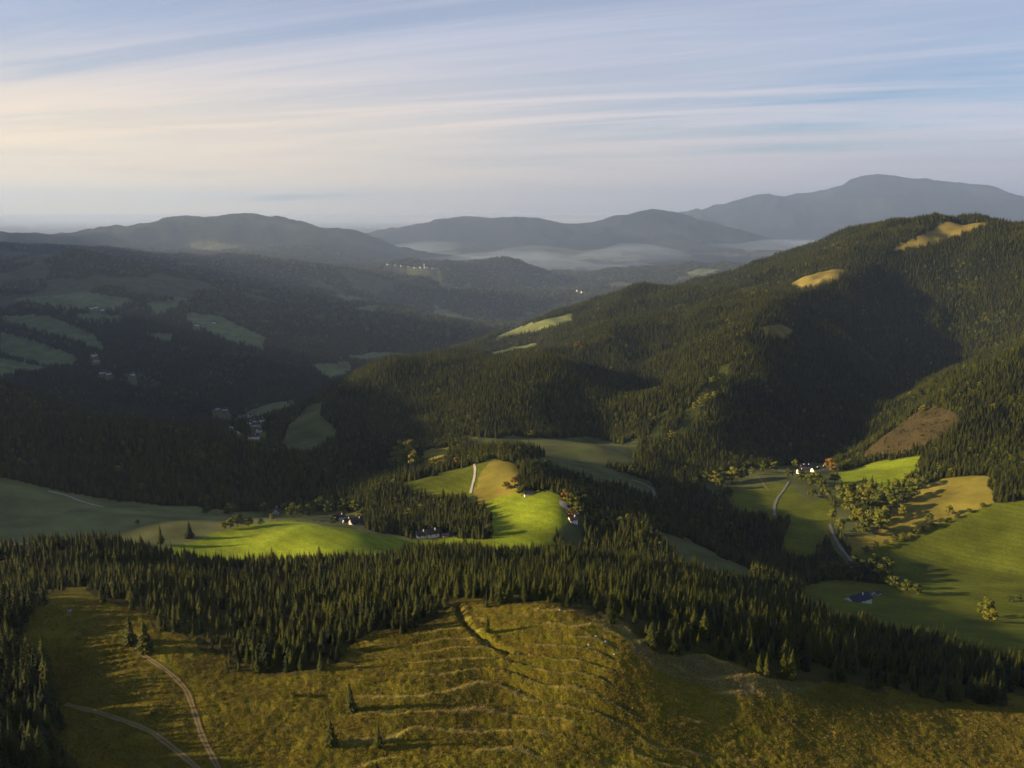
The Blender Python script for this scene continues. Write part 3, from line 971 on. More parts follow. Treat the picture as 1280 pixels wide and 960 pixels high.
near_crowns = [finish(spruce_mesh(s, 19, 10, 2, rad=rd), 'needles') for s, rd in ((1, .20), (2, .225), (3, .17), (4, .25), (5, .21), (6, .15), (7, .23), (8, .19))]
trunkV, trunkF = stem_mesh('t', [(0, 0, -0.06, 0.013), (0, 0, 0.05, 0.011), (0, 0, 0.5, 0.006), (0, 0, 0.9, 0.002)])
spruce_trunk = finish(mesh('spruce_trunk', trunkV, trunkF), 'bark')
BL = {}
for kind in ('leaf_green', 'leaf_yellow', 'leaf_orange', 'bush'):
    BL[kind] = []
    for s in range(3):
        tm, cm = broadleaf(50 + s * 7 + len(kind), 1100, 1.0 + 0.25 * s if kind != 'bush' else 1.5)
        BL[kind].append((finish(tm, 'bark'), finish(cm, kind)))

# prototypes for the mass of the woods
proto = bpy.data.collections.new('woodland_kinds')


def proto_obj(i, me_):
    o = bpy.data.objects.new('kind_%02d' % i, me_)
    proto.objects.link(o)


for i, (s, rd) in enumerate(((21, .185), (22, .21), (23, .165), (24, .23))):
    proto_obj(i, finish(spruce_mesh(s, 12, 8, 2, rad=rd), 'needles'))
for i, (s, rd) in enumerate(((31, .17), (32, .20), (33, .16))):
    proto_obj(4 + i, finish(spruce_mesh(s, 7, 6, 1, rad=rd * 1.08), 'needles'))
for i, kind in enumerate(('leaf_green', 'leaf_yellow', 'bush')):
    proto_obj(7 + i, finish(broadleaf(80 + i, 420)[1], kind))


def scatter_group(name, kinds):
    ng = bpy.data.node_groups.new(name, 'GeometryNodeTree')
    ng.interface.new_socket('Geometry', in_out='INPUT', socket_type='NodeSocketGeometry')
    ng.interface.new_socket('Geometry', in_out='OUTPUT', socket_type='NodeSocketGeometry')
    q = ng.nodes
    gi, go = q.new('NodeGroupInput'), q.new('NodeGroupOutput')
    ip = q.new('GeometryNodeInstanceOnPoints')
    ci = q.new('GeometryNodeCollectionInfo')
    ci.inputs['Collection'].default_value = kinds
    ci.inputs['Separate Children'].default_value = True
    ci.inputs['Reset Children'].default_value = True
    ip.inputs['Pick Instance'].default_value = True

    def na(nm, ty):
        n_ = q.new('GeometryNodeInputNamedAttribute')
        n_.data_type = ty
        n_.inputs['Name'].default_value = nm
        return n_.outputs['Attribute']
    ng.links.new(gi.outputs[0], ip.inputs['Points'])
    ng.links.new(ci.outputs[0], ip.inputs['Instance'])
    ng.links.new(na('kind_index', 'INT'), ip.inputs['Instance Index'])
    ng.links.new(na('turn', 'FLOAT_VECTOR'), ip.inputs['Rotation'])
    ng.links.new(na('size', 'FLOAT_VECTOR'), ip.inputs['Scale'])
    ng.links.new(ip.outputs[0], go.inputs[0])
    return ng


SCATTER = scatter_group('woodland_scatter', proto)


def scatter(name, pts, size, kindi, label, cat):
    k = len(pts)
    me_ = bpy.data.meshes.new(name)
    me_.vertices.add(k)
    me_.vertices.foreach_set('co', np.asarray(pts, np.float32).ravel())
    t = me_.attributes.new('turn', 'FLOAT_VECTOR', 'POINT')
    tv = np.zeros((k, 3), np.float32)
    tv[:, 2] = rng.random(k) * 6.283
    tv[:, :2] = rng.normal(0, 0.03, (k, 2))
    t.data.foreach_set('vector', tv.ravel())
    s = me_.attributes.new('size', 'FLOAT_VECTOR', 'POINT')
    s.data.foreach_set('vector', np.asarray(size, np.float32).ravel())
    q = me_.attributes.new('kind_index', 'INT', 'POINT')
    q.data.foreach_set('value', np.asarray(kindi, np.int32))
    o = link(name, me_)
    mod = o.modifiers.new('scatter', 'NODES')
    mod.node_group = SCATTER
    o['kind'] = 'stuff'
    o['label'] = label
    o['category'] = cat
    return o


def jitter_grid(d0, d1, sp, tmin, tmax):
    """one place per square of a grid, moved about inside it"""
    y1 = d1
    x0, x1 = -d1 * math.sin(max(abs(tmin), .01)) if tmin < 0 else 0, d1 * math.sin(min(tmax, 1.5))
    nx, ny = int((x1 - x0) / sp), int(y1 / sp)
    gx, gy = np.meshgrid(np.arange(nx), np.arange(ny), indexing='ij')
    X = x0 + (gx.ravel() + rng.random(nx * ny)) * sp
    Y = (gy.ravel() + rng.random(nx * ny)) * sp
    dd_ = np.hypot(X, Y)
    tt = np.arctan2(X, Y)
    k = (dd_ > d0) & (dd_ <= d1) & (tt > tmin) & (tt < tmax)
    return X[k], Y[k]


def grid_idx(X, Y):
    t = np.arctan2(X, Y)
    l = np.log(np.hypot(X, Y))
    i = np.clip(np.searchsorted(TH, t), 1, NT - 1)
    i = i - (np.abs(TH[i - 1] - t) < np.abs(TH[i] - t))
    j = np.clip(np.searchsorted(LL, l), 1, NL - 1)
    j = j - (np.abs(LL[j - 1] - l) < np.abs(LL[j] - l))
    return i, j


wayside = ways['near_track'], ways['branch_track']


def plant(d0, d1, sp, tmin=-0.60, tmax=0.60, cull=30.0):
    X, Y = jitter_grid(d0, d1, sp, tmin, tmax)
    i, j = grid_idx(X, Y)
    k = wood[i, j] > 0.5
    X, Y, i, j = X[k], Y[k], i[k], j[k]
    Z = gz(X, Y)
    dd_ = np.hypot(X, Y)
    if cull is not None:
        vis = (Z + cull - CAMZ) / dd_ >= RUN[i, np.maximum(j - 1, 0)] - 1e-4
        X, Y, Z, dd_ = X[vis], Y[vis], Z[vis], dd_[vis]
    return X, Y, Z, dd_


belt = plant(300, 860, 4.1, -0.95, 0.62, 34)

# ------------------------------------------------------------------ individual trees
TREE_GROUP = 'spruces of the belt behind the pasture knoll'


def add_tree(name, x, y, h, trunk_me, crown_me, label, cat, group=None, wide=1.0, sink=0.0):
    e = bpy.data.objects.new(name, None)
    COL.objects.link(e)
    e.empty_display_size = 2
    e.location = (float(x), float(y), float(gz(x, y)) - sink)
    e.rotation_euler = (random.gauss(0, .02), random.gauss(0, .02), random.random() * 6.283)
    e.scale = (h * wide, h * wide, h)
    link('trunk', trunk_me, None, e)
    link('crown', crown_me, None, e)
    tag(e, label, cat, group)
    return e


_a = 1 - 28.0 / belt[3]
_i, _j = grid_idx(belt[0] * _a, belt[1] * _a)
keep = (rng.random(len(belt[0])) < np.where(wood[_i, _j] < 0.5, 0.62, 0.93)) & (fbm(belt[0], belt[1], 20, 2, 66) > -0.30)
bx, by, bz, bd = (q[keep] for q in belt)
bi, bj = grid_idx(bx, by)
ahead = 1 - 16.0 / bd
ei, ej = grid_idx(bx * ahead, by * ahead)
edge = wood[ei, ej] < 0.5
bpx, bpy_ = project(bx, by, bz)
in_frame = (bpx > -15) & (bpx < 1295) & (bpy_ > 640) & (bpy_ < 985)
bh = 9.6 + 4.0 * sstep(20, 160, bx) + 7 * fbm(bx, by, 38, 2, 61) + rng.normal(0, 2.6, len(bx))
bh += 9.0 * ((bpx < 75) & (bd < 520))
bh = np.where(rng.random(len(bx)) < 0.14, bh * 0.55, bh)
bh = np.clip(bh, 4, 22) * np.where(edge, 0.92, 1.0)
score = bd - 70 * edge - 2.5 * (bh - 20)
score[~in_frame] = 1e9
order = np.argsort(score)
chosen = [k for k in order[:280] if score[k] < 1e8]
picked = np.zeros(len(bx), bool)
picked[chosen] = True


ZONES = [(190, 'beside the shaded clearing at the farm track end'), (300, 'at the wood front right of the farm track bend'), (400, 'at the lowest tip of the wood front'),
         (480, 'where the wood front climbs towards the knoll'), (580, 'left of the ditch on the knoll'), (680, 'behind the knoll top right of the ditch'),
         (800, 'behind the right shoulder of the knoll'), (950, 'along the dry right flank of the knoll'), (1110, 'at the belt foot below the dry flank'), (9999, 'at the belt front near the right picture edge')]


def belt_label(x, y, h_, is_edge):
    size = 'short young' if h_ < 8.5 else ('mid-sized' if h_ < 13.5 else 'tall')
    row = 'front-row' if is_edge else 'inner'
    if x < 95 and y > 800:
        return f'{size} {row} spruce in the shaded stand at the lower left corner'
    for lim, z_ in ZONES:
        if x < lim:
            return f'{size} {row} spruce {z_}'


for k in chosen:
    add_tree('spruce_tree', bx[k], by[k], bh[k], spruce_trunk, near_crowns[int(rng.integers(8))],
             belt_label(bpx[k], bpy_[k], bh[k], edge[k]), 'spruce', TREE_GROUP, rng.uniform(.92, 1.25))

LONE = [  # base pixel, height in pixels, width, label
    (439, 889, 50, .82, 'slim lone spruce standing in the pasture just below the wood edge'),
    (413, 931, 42, 1.25, 'stout dark spruce on the lower pasture, leftmost of the two near the bottom'),
    (473, 936, 38, 1.2, 'bushy young spruce on the lower pasture casting a long shadow to the right'),
    (472, 972, 26, 1.3, 'spruce top poking in at the bottom edge below the bushy young spruce'),
    (609, 790, 25, 1.0, 'small spruce on the knoll top beside the dark ditch'),
    (237, 672, 24, 1.25, 'lone dark spruce on the pale meadow left of the bright green field'),
    (201, 681, 28, 1.2, 'broad dark spruce at the meadow edge above the left part of the belt'),
    (183, 815, 48, 1.0, 'dark spruce at the bend where the farm track enters the wood'),
    (163, 806, 44, .9, 'yellowish spruce beside the farm track at the wood edge'),
    (15, 818, 54, 1.0, 'pale olive spruce alone at the left edge of the shaded clearing'),
    (763, 778, 40, 1.2, 'broad spruce standing forward of the belt on the right side of the knoll top'),
    (321, 838, 30, 1.0, 'small spruce in front of the wood at the middle of the pasture'),
    (360, 718, 30, 1.0, 'dark spruce at the right side of the gap showing the bright field'),
    (317, 728, 26, 1.0, 'dark spruce at the left side of the gap showing the bright field'),
]
for x, y, hp, w, lab in LONE:
    X, Y = hit(x, y, ZG, 250, 1600)
    add_tree('spruce_tree', X, Y, hp * Y / FPX * 1.04, spruce_trunk, near_crowns[int(rng.integers(8))], lab, 'spruce', None, w * 1.12)

G_, Y_, O_, S_ = 'leaf_green', 'leaf_yellow', 'leaf_orange', 'bush'
WORD = {G_: 'green', Y_: 'yellow-green', O_: 'orange', S_: 'dull green'}
LEAFY = [  # place phrase, [(x, y, height px, kind)]
    ('in the grove between straw slope and bright right field', [(1055, 630, 26, G_), (1063, 642, 28, Y_), (1075, 632, 25, Y_), (1085, 624, 22, G_), (1071, 657, 23, Y_), (1095, 642, 27, G_), (1105, 630, 22, G_), (1113, 642, 25, Y_), (1096, 667, 32, G_),
        (1137, 624, 22, Y_), (1126, 630, 22, S_), (1040, 652, 18, G_), (1049, 664, 18, G_), (1084, 646, 24, S_), (1103, 652, 20, Y_), (1118, 618, 20, G_), (1061, 622, 20, S_), (1078, 668, 20, S_), (1128, 645, 14, Y_), (1090, 632, 20, Y_), (1147, 612, 20, G_), (1132, 612, 22, G_)]),
    ('alone on the straw-coloured slope at right', [(1161, 653, 12, S_), (1185, 644, 13, Y_)]),
    ('beside the white farm below the mountain', [(1037, 590, 18, O_), (1060, 584, 11, Y_), (1050, 583, 15, S_), (1001, 602, 14, S_), (1011, 607, 15, G_), (986, 597, 12, S_), (1026, 612, 15, S_), (1031, 622, 15, G_), (1014, 622, 12, S_), (994, 586, 12, G_), (1043, 604, 14, S_), (1020, 604, 16, G_)]),
    ('at the mountain foot left of the white farm', [(884, 604, 15, S_), (894, 606, 18, Y_), (905, 603, 20, S_), (915, 604, 20, Y_), (927, 601, 17, S_), (940, 594, 11, Y_), (955, 591, 15, G_), (900, 612, 15, S_), (968, 590, 14, G_), (870, 610, 14, S_)]),
    ('in the sunlit clump left of the central meadow', [(495, 581, 24, Y_), (508, 583, 26, Y_), (517, 586, 24, Y_), (486, 576, 22, S_), (501, 572, 22, Y_), (512, 571, 22, Y_), (478, 583, 18, S_)]),
    ('at the top of the sunlit central meadow', [(548, 590, 15, O_), (540, 590, 14, Y_), (571, 583, 13, O_), (557, 587, 13, O_), (633, 612, 11, O_), (652, 620, 14, S_), (643, 606, 12, O_)]),
    ('beside the pale yard at the lit meadow', [(708, 626, 15, O_), (716, 633, 16, Y_), (722, 642, 14, Y_), (714, 644, 9, O_), (729, 634, 16, S_)]),
    ('on the bank between the pale meadow and the bright field', [(288, 661, 14, Y_), (297, 659, 18, S_), (311, 658, 13, Y_), (280, 662, 11, Y_), (340, 651, 10, Y_), (326, 656, 8, S_)]),
    ('around the hamlet below the dark wooded hill', [(365, 648, 20, S_), (374, 646, 16, G_), (288, 645, 17, S_), (258, 643, 12, S_), (355, 640, 12, S_), (388, 646, 16, S_), (412, 642, 17, S_), (431, 640, 18, S_), (452, 652, 18, S_), (444, 640, 16, G_), (418, 655, 12, S_), (172, 655, 6, S_), (400, 636, 16, S_), (330, 642, 14, S_), (466, 648, 18, S_)]),
    ('in the dark gully below the central wood', [(825, 690, 15, G_), (832, 700, 12, S_), (940, 728, 14, S_), (955, 735, 13, S_), (805, 690, 12, S_)]),
    ('on the low sunlit strip near the right edge', [(1232, 772, 26, Y_), (1238, 778, 18, Y_), (1262, 752, 8, S_), (1274, 750, 8, S_)]),
    ('in the thicket between winding road and big dark field', [(1068, 715, 22, S_), (1078, 722, 22, S_), (1090, 722, 24, S_), (1104, 728, 24, S_), (1118, 736, 18, S_), (1132, 742, 18, S_), (1146, 744, 16, S_), (1056, 722, 20, S_), (1042, 716, 16, S_), (1028, 722, 18, S_), (1040, 700, 14, S_), (1110, 714, 18, S_), (1094, 708, 16, S_)]),
    ('in the hedge above the big dark field', [(1082, 690, 9, S_), (1094, 686, 10, S_), (1107, 682, 8, S_), (1118, 677, 10, S_), (1130, 673, 8, S_), (1143, 668, 9, S_), (1155, 664, 7, S_), (1167, 660, 7, S_), (1181, 654, 6, S_), (1196, 648, 6, S_), (1212, 641, 6, S_), (1228, 634, 6, S_)]),
    ('glowing among dark conifers on the big mountain', [(722, 436, 9, O_), (728, 440, 8, O_), (875, 506, 10, Y_), (884, 502, 10, Y_), (868, 512, 9, Y_), (893, 498, 9, Y_), (840, 548, 10, Y_), (834, 556, 9, Y_), (1153, 515, 9, Y_), (1240, 514, 10, Y_), (890, 480, 9, Y_)]),
    ('at the dark hill tip by the valley village', [(316, 566, 12, Y_), (305, 558, 9, O_), (346, 562, 9, O_)]),
]
for place, lst in LEAFY:
    counts = {}
    for x, y, hp, kind in lst:
        counts[kind] = counts.get(kind, 0) + 1
    for x, y, hp, kind in lst:
        X, Y = hit(x, y, ZG, 620, 6000)
        tm, cm = random.choice(BL[kind])
        bushy = hp * Y / FPX < 9
        noun = 'bush' if bushy else 'tree'
        lab = f'{WORD[kind]} leafy {noun} {place}'
        if counts[kind] > 1:
            grp = f'{WORD[kind]} leafy {noun} growth {place}'
        else:
            grp = None
        add_tree('leafy_bush' if bushy else 'leafy_tree', X, Y, hp * Y / FPX * 1.05, tm, cm, lab, noun, grp, random.uniform(1.0, 1.35) * (1.25 if bushy else 1.0), 0.3)

# ------------------------------------------------------------------ the mass of the woods
parts = {k: [[], [], []] for k in ('belt', 'left', 'valley', 'mountain', 'hills')}


def put(key, X, Y, Z, H, wide, kind):
    q = parts[key]
    q[0].append(np.stack([X, Y, Z - 0.6], 1))
    q[1].append(np.stack([H * wide, H * wide, H], 1))
    q[2].append(kind)


def mixkind(nm, base, count, leafy):
    k = base + rng.integers(0, count, nm)
    r_ = rng.random(nm)
    k = np.where(r_ < leafy, 7 + rng.integers(0, 3, nm), k)
    return k


r_ = ~picked
put('belt', bx[r_], by[r_], bz[r_], bh[r_], rng.uniform(.92, 1.25, r_.sum()), rng.integers(0, 4, int(r_.sum())))
X, Y, Z, dd_ = plant(860, 1950, 5.2)
H = np.clip(14 + 7 * fbm(X, Y, 60, 2, 62) + rng.normal(0, 2.8, len(X)), 5, 24)
pxx, pyy = project(X, Y, Z)
lf = 0.05 + 0.25 * (vnoise(X / 90, Y / 90, 9) > 0.22)
kind = np.where(rng.random(len(X)) < lf, 7 + rng.choice(3, len(X), p=[.35, .08, .57]), rng.integers(0, 4, len(X)))
H = np.where(kind >= 7, H * 0.7, H)
wd = np.where(kind >= 7, rng.uniform(1.0, 1.4, len(X)), rng.uniform(.9, 1.2, len(X)))
for key, mk in (('left', (pxx < 445) & (dd_ > 1050)), ('valley', ((pxx >= 445) | (dd_ <= 1050)) & (dd_ < 1480)), ('mountain', (pxx >= 445) & (dd_ >= 1480))):
    put(key, X[mk], Y[mk], Z[mk], H[mk], wd[mk], kind[mk])
X, Y, Z, dd_ = plant(1950, 3900, 6.0)
H = np.clip(14.5 + 8 * fbm(X, Y, 80, 2, 63) + rng.normal(0, 2.8, len(X)), 5, 25)
pxx, pyy = project(X, Y, Z)
lf = 0.02 + 0.16 * (vnoise(X / 140, Y / 140, 19) > 0.27)
kind = np.where(rng.random(len(X)) < lf, 7 + rng.choice(3, len(X), p=[.3, .1, .6]), rng.integers(4, 7, len(X)))
H = np.where(kind >= 7, H * 0.75, H)
wd = np.where(kind >= 7, rng.uniform(1.0, 1.4, len(X)), rng.uniform(.95, 1.3, len(X)))
for key, mk in (('mountain', pxx >= 395), ('hills', pxx < 395)):
    put(key, X[mk], Y[mk], Z[mk], H[mk], wd[mk], kind[mk])
for d0, d1, sp, wk in ((3900, 6200, 12.0, 1.7), (6200, 8800, 19.0, 2.4)):
    X, Y, Z, dd_ = plant(d0, d1, sp)
    H = np.clip(21 + 6 * fbm(X, Y, 120, 2, 64) + rng.normal(0, 3, len(X)), 10, 30)
    put('hills', X, Y, Z, H, rng.uniform(.8, 1.25, len(X)) * wk, np.where(rng.random(len(X)) < .07, rng.choice([7, 9], len(X)), rng.integers(4, 7, len(X))))
NAMES = {
    'belt': ('forest_belt', 'dense dark spruce belt filling the dip behind the pasture knoll'),
    'left': ('hill_forest', 'near-black conifer wood covering the low hill at left'),
    'valley': ('valley_forest', 'patchy dark woods between the meadows of the central valley'),
    'mountain': ('mountain_forest', 'olive and dark conifer forest covering the big mountain at right'),
    'hills': ('distant_forest', 'hazy grey forest over the western hills beyond the valley'),
}
# young growth coming up on the cleared slopes
yx, yy = jitter_grid(1300, 2600, 5.0, -0.1, 0.6)
yi, yj = grid_idx(yx, yy)
yc = cover[yi, yj, :3]
ym = np.zeros(len(yx), bool)
for c_, pr in ((YOUNG, 0.75), (BROWN, 0.30), (TAN, 0.12)):
    ym |= (np.abs(yc - np.array(c_, np.float32)).sum(1) < 1e-4) & (rng.random(len(yx)) < pr)
yx, yy = yx[ym], yy[ym]
yh = rng.uniform(1.5, 6.0, len(yx))
put('mountain', yx, yy, gz(yx, yy) + .5, yh, rng.uniform(1.0, 1.6, len(yx)), rng.choice([4, 5, 6, 7, 9], len(yx)))
total = 0
for key, (nm, lab) in NAMES.items():
    q = parts[key]
    if not q[0]:
        continue
    P_, S2, K_ = np.concatenate(q[0]), np.concatenate(q[1]), np.concatenate(q[2])
    total += len(P_)
    scatter(nm, P_, S2, K_, lab, 'forest')
print('woodland trees', total)

# ------------------------------------------------------------------ rough grass of the pasture
def tuft_mesh(seed, n_, spread, hh):
    r_ = random.Random(seed)
    V, Fc = [], []
    for k in range(n_):
        an = r_.random() * 6.283
        q = spread * r_.random() ** 0.5
        x0, y0 = q * math.cos(an), q * math.sin(an)
        b2 = r_.random() * 6.283
        lean = r_.uniform(0.1, 0.6) * hh
        w_ = r_.uniform(0.05, 0.11)
        z_ = hh * r_.uniform(0.6, 1.15)
        b = len(V)
        V += [(x0 - w_ * math.sin(b2), y0 + w_ * math.cos(b2), -0.12), (x0 + w_ * math.sin(b2), y0 - w_ * math.cos(b2), -0.12), (x0 + lean * math.cos(an), y0 + lean * math.sin(an), z_)]
        Fc.append((b, b + 1, b + 2))
    return mesh('grass_tuft', V, Fc)


leaf_mat('grass_dry', (0.075, 0.066, 0.007), (0.15, 0.114, 0.014), (0.20, 0.15, 0.035))
tufts = bpy.data.collections.new('tuft_kinds')
mat('grass_straw', (0.30, 0.225, 0.075), 0.9, 0.05, var=0.25, scale=0.4)
for i in range(4):
    tufts.objects.link(bpy.data.objects.new('tuft_%02d' % i, finish(tuft_mesh(300 + i, 16, 0.55, 0.5 + 0.1 * (i % 3)), 'grass_dry' if i < 3 else 'grass_straw')))
X, Y = jitter_grid(285, 520, 0.95, -0.60, 0.60)
i_, j_ = grid_idx(X, Y)
k = (wood[i_, j_] < 0.5) & (fbm(X, Y, 7, 2, 88) > -0.22) & (np.abs(np.minimum(polydist(X, Y, ways['near_track']), polydist(X, Y, ways['branch_track'])) - 0.85) > 0.42)
Z = gz(X, Y)
k &= (Z + 1 - CAMZ) / np.hypot(X, Y) >= RUN[i_, np.maximum(j_ - 1, 0)] - 0.004
X, Y, Z = X[k], Y[k], Z[k]
sz = np.clip(rng.normal(0.66, 0.24, len(X)), 0.3, 1.4)
SCATTER = scatter_group('grass_scatter', tufts)
scatter('pasture_grass', np.stack([X, Y, Z], 1), np.stack([sz, sz, sz], 1), np.where((interp_grid(RISER, X, Y) > 0.25) | (rng.random(len(X)) < 0.03), 3, rng.integers(0, 3, len(X))), 'rough golden green grass growing over the pasture knoll', 'grass')
print('tufts', len(X))

# ------------------------------------------------------------------ roads and tracks
track_m = bpy.data.materials.new('track_earth')
track_m.use_nodes = True
N, Lk = track_m.node_tree.nodes, track_m.node_tree.links
geo = nd(N, 'ShaderNodeNewGeometry')
B = N['Principled BSDF']
B.inputs['Roughness'].default_value = 0.95
B.inputs['Specular IOR Level'].default_value = 0.05
ac = nd(N, 'ShaderNodeAttribute', attribute_name='across')
tn = nd(N, 'ShaderNodeTexNoise')
tn.inputs['Scale'].default_value = 0.9
Lk.new(geo.outputs['Position'], tn.inputs['Vector'])
ad = nd(N, 'ShaderNodeMath', operation='MULTIPLY_ADD')
Lk.new(tn.outputs[0], ad.inputs[0])
ad.inputs[1].default_value = 0.35
Lk.new(ac.outputs['Fac'], ad.inputs[2])
cr = nd(N, 'ShaderNodeValToRGB')
e = cr.color_ramp.elements
e[0].position, e[0].color = 0.22, (0.10, 0.075, 0.018, 1)
e[1].position, e[1].color = 1.0, (0.098, 0.072, 0.014, 1)
for p_, c_ in ((0.42, (0.19, 0.145, 0.07, 1)), (0.86, (0.18, 0.135, 0.06, 1))):
    q = e.new(p_)
    q.color = c_
Lk.new(ad.outputs[0], cr.inputs[0])
Lk.new(cr.outputs[0], B.inputs['Base Color'])
MATS['track_earth'] = track_m


def way(name, pix, hw, m_, d0, d1, lift=0.12, step=2.0, sub=6):
    P2 = np.array([hit(x, y, ZG, d0, d1) for x, y in pix])
    P2 = P2[np.concatenate([[True], np.hypot(*np.diff(P2, axis=0).T) > 0.5])]
    # smooth path
    seg = np.concatenate([[0], np.cumsum(np.hypot(*np.diff(P2, axis=0).T))])
    s = np.arange(0, seg[-1], step)
    xs_, ys_ = np.interp(s, seg, P2[:, 0]), np.interp(s, seg, P2[:, 1])
    ker = np.ones(7) / 7
    if len(s) > 20:
        for _ in range(3):
            xs_[3:-3] = np.convolve(xs_, ker, 'valid')
            ys_[3:-3] = np.convolve(ys_, ker, 'valid')
    tx, ty = np.gradient(xs_), np.gradient(ys_)
    ln = np.hypot(tx, ty) + 1e-9
    nx_, ny_ = -ty / ln, tx / ln
    V, Fc, ac_ = [], [], []
    for i in range(len(xs_)):
        ww = hw * (1 + 0.12 * math.sin(i * 0.37) + 0.1 * random.uniform(-1, 1))
        for k in range(sub + 1):
            o = (k / sub * 2 - 1) * ww
            x, y = xs_[i] + nx_[i] * o, ys_[i] + ny_[i] * o
            V.append((x, y, float(gz(x, y)) + lift))
            ac_.append(abs(k / sub * 2 - 1))
    for i in range(len(xs_) - 1):
        for k in range(sub):
            a_ = i * (sub + 1) + k
            Fc.append((a_, a_ + sub + 1, a_ + sub + 2, a_ + 1))
    me_ = mesh(name, V, Fc, True)
    at2 = me_.attributes.new('across', 'FLOAT', 'POINT')
    at2.data.foreach_set('value', ac_)
    if len(me_.polygons) and me_.polygons[0].normal.z < 0:
        me_.flip_normals()
    return structure(link(name, me_, m_))


way('farm_track', TRACKS['near_track'][1], 1.5, 'track_earth', 250, 700, 0.16, 1.0)
way('branch_track', TRACKS['branch_track'][1], 1.6, 'track_earth', 250, 700, 0.16, 1.0)
way('winding_road', [(1066, 703), (1058, 694), (1050, 684), (1044, 673), (1040, 664), (1037, 655)], 2.0, 'asphalt', 700, 1400, 0.5)
way('lane', [(968, 645), (968, 632), (972, 622), (980, 612), (986, 602)], 1.9, 'asphalt', 800, 1700, 0.6)
way('gravel_road', [(588, 617), (590, 608), (593, 597), (594, 586), (592, 580)], 1.6, 'gravel', 800, 1600, 0.6)
way('valley_lane', [(790, 600), (806, 605), (816, 612), (819, 621)], 2.6, 'asphalt', 1000, 1900, 0.6)
way('ridge_lane', [(648, 577), (662, 576), (680, 578)], 2.4, 'asphalt', 1000, 1900, 0.6)
way('village_road', [(280, 529), (288, 534), (296, 540), (300, 543)], 3.0, 'gravel', 1800, 3500, 1.2, 4)
way('valley_road', [(282, 530), (296, 524), (310, 517), (330, 509), (350, 503), (364, 500)], 3.0, 'asphalt', 1800, 3600, 1.2, 4)
way('pale_yard', [(703, 627), (704, 632), (708, 636), (712, 639)], 4.0, 'gravel', 800, 1500, 0.5)
way('meadow_path', [(60, 614), (80, 618), (105, 628), (130, 634)], 1.6, 'gravel', 800, 1500, 0.4)
way('farm_drive', [(1083, 747), (1092, 742), (1100, 739)], 3.0, 'asphalt', 650, 1100, 0.5)
way('cart_track', [(948, 596), (952, 602), (957, 609), (962, 614)], 2.0, 'track_earth', 800, 1800, 0.5)


# ------------------------------------------------------------------ buildings
def box(V, Fc, x0, x1, y0, y1, z0, z1):
    b = len(V)
    V += [(x0, y0, z0), (x1, y0, z0), (x1, y1, z0), (x0, y1, z0), (x0, y0, z1), (x1, y0, z1), (x1, y1, z1), (x0, y1, z1)]
    Fc += [tuple(b + i for i in f) for f in ((3, 2, 1, 0), (4, 5, 6, 7), (0, 1, 5, 4), (1, 2, 6, 5), (2, 3, 7, 6), (3, 0, 4, 7))]


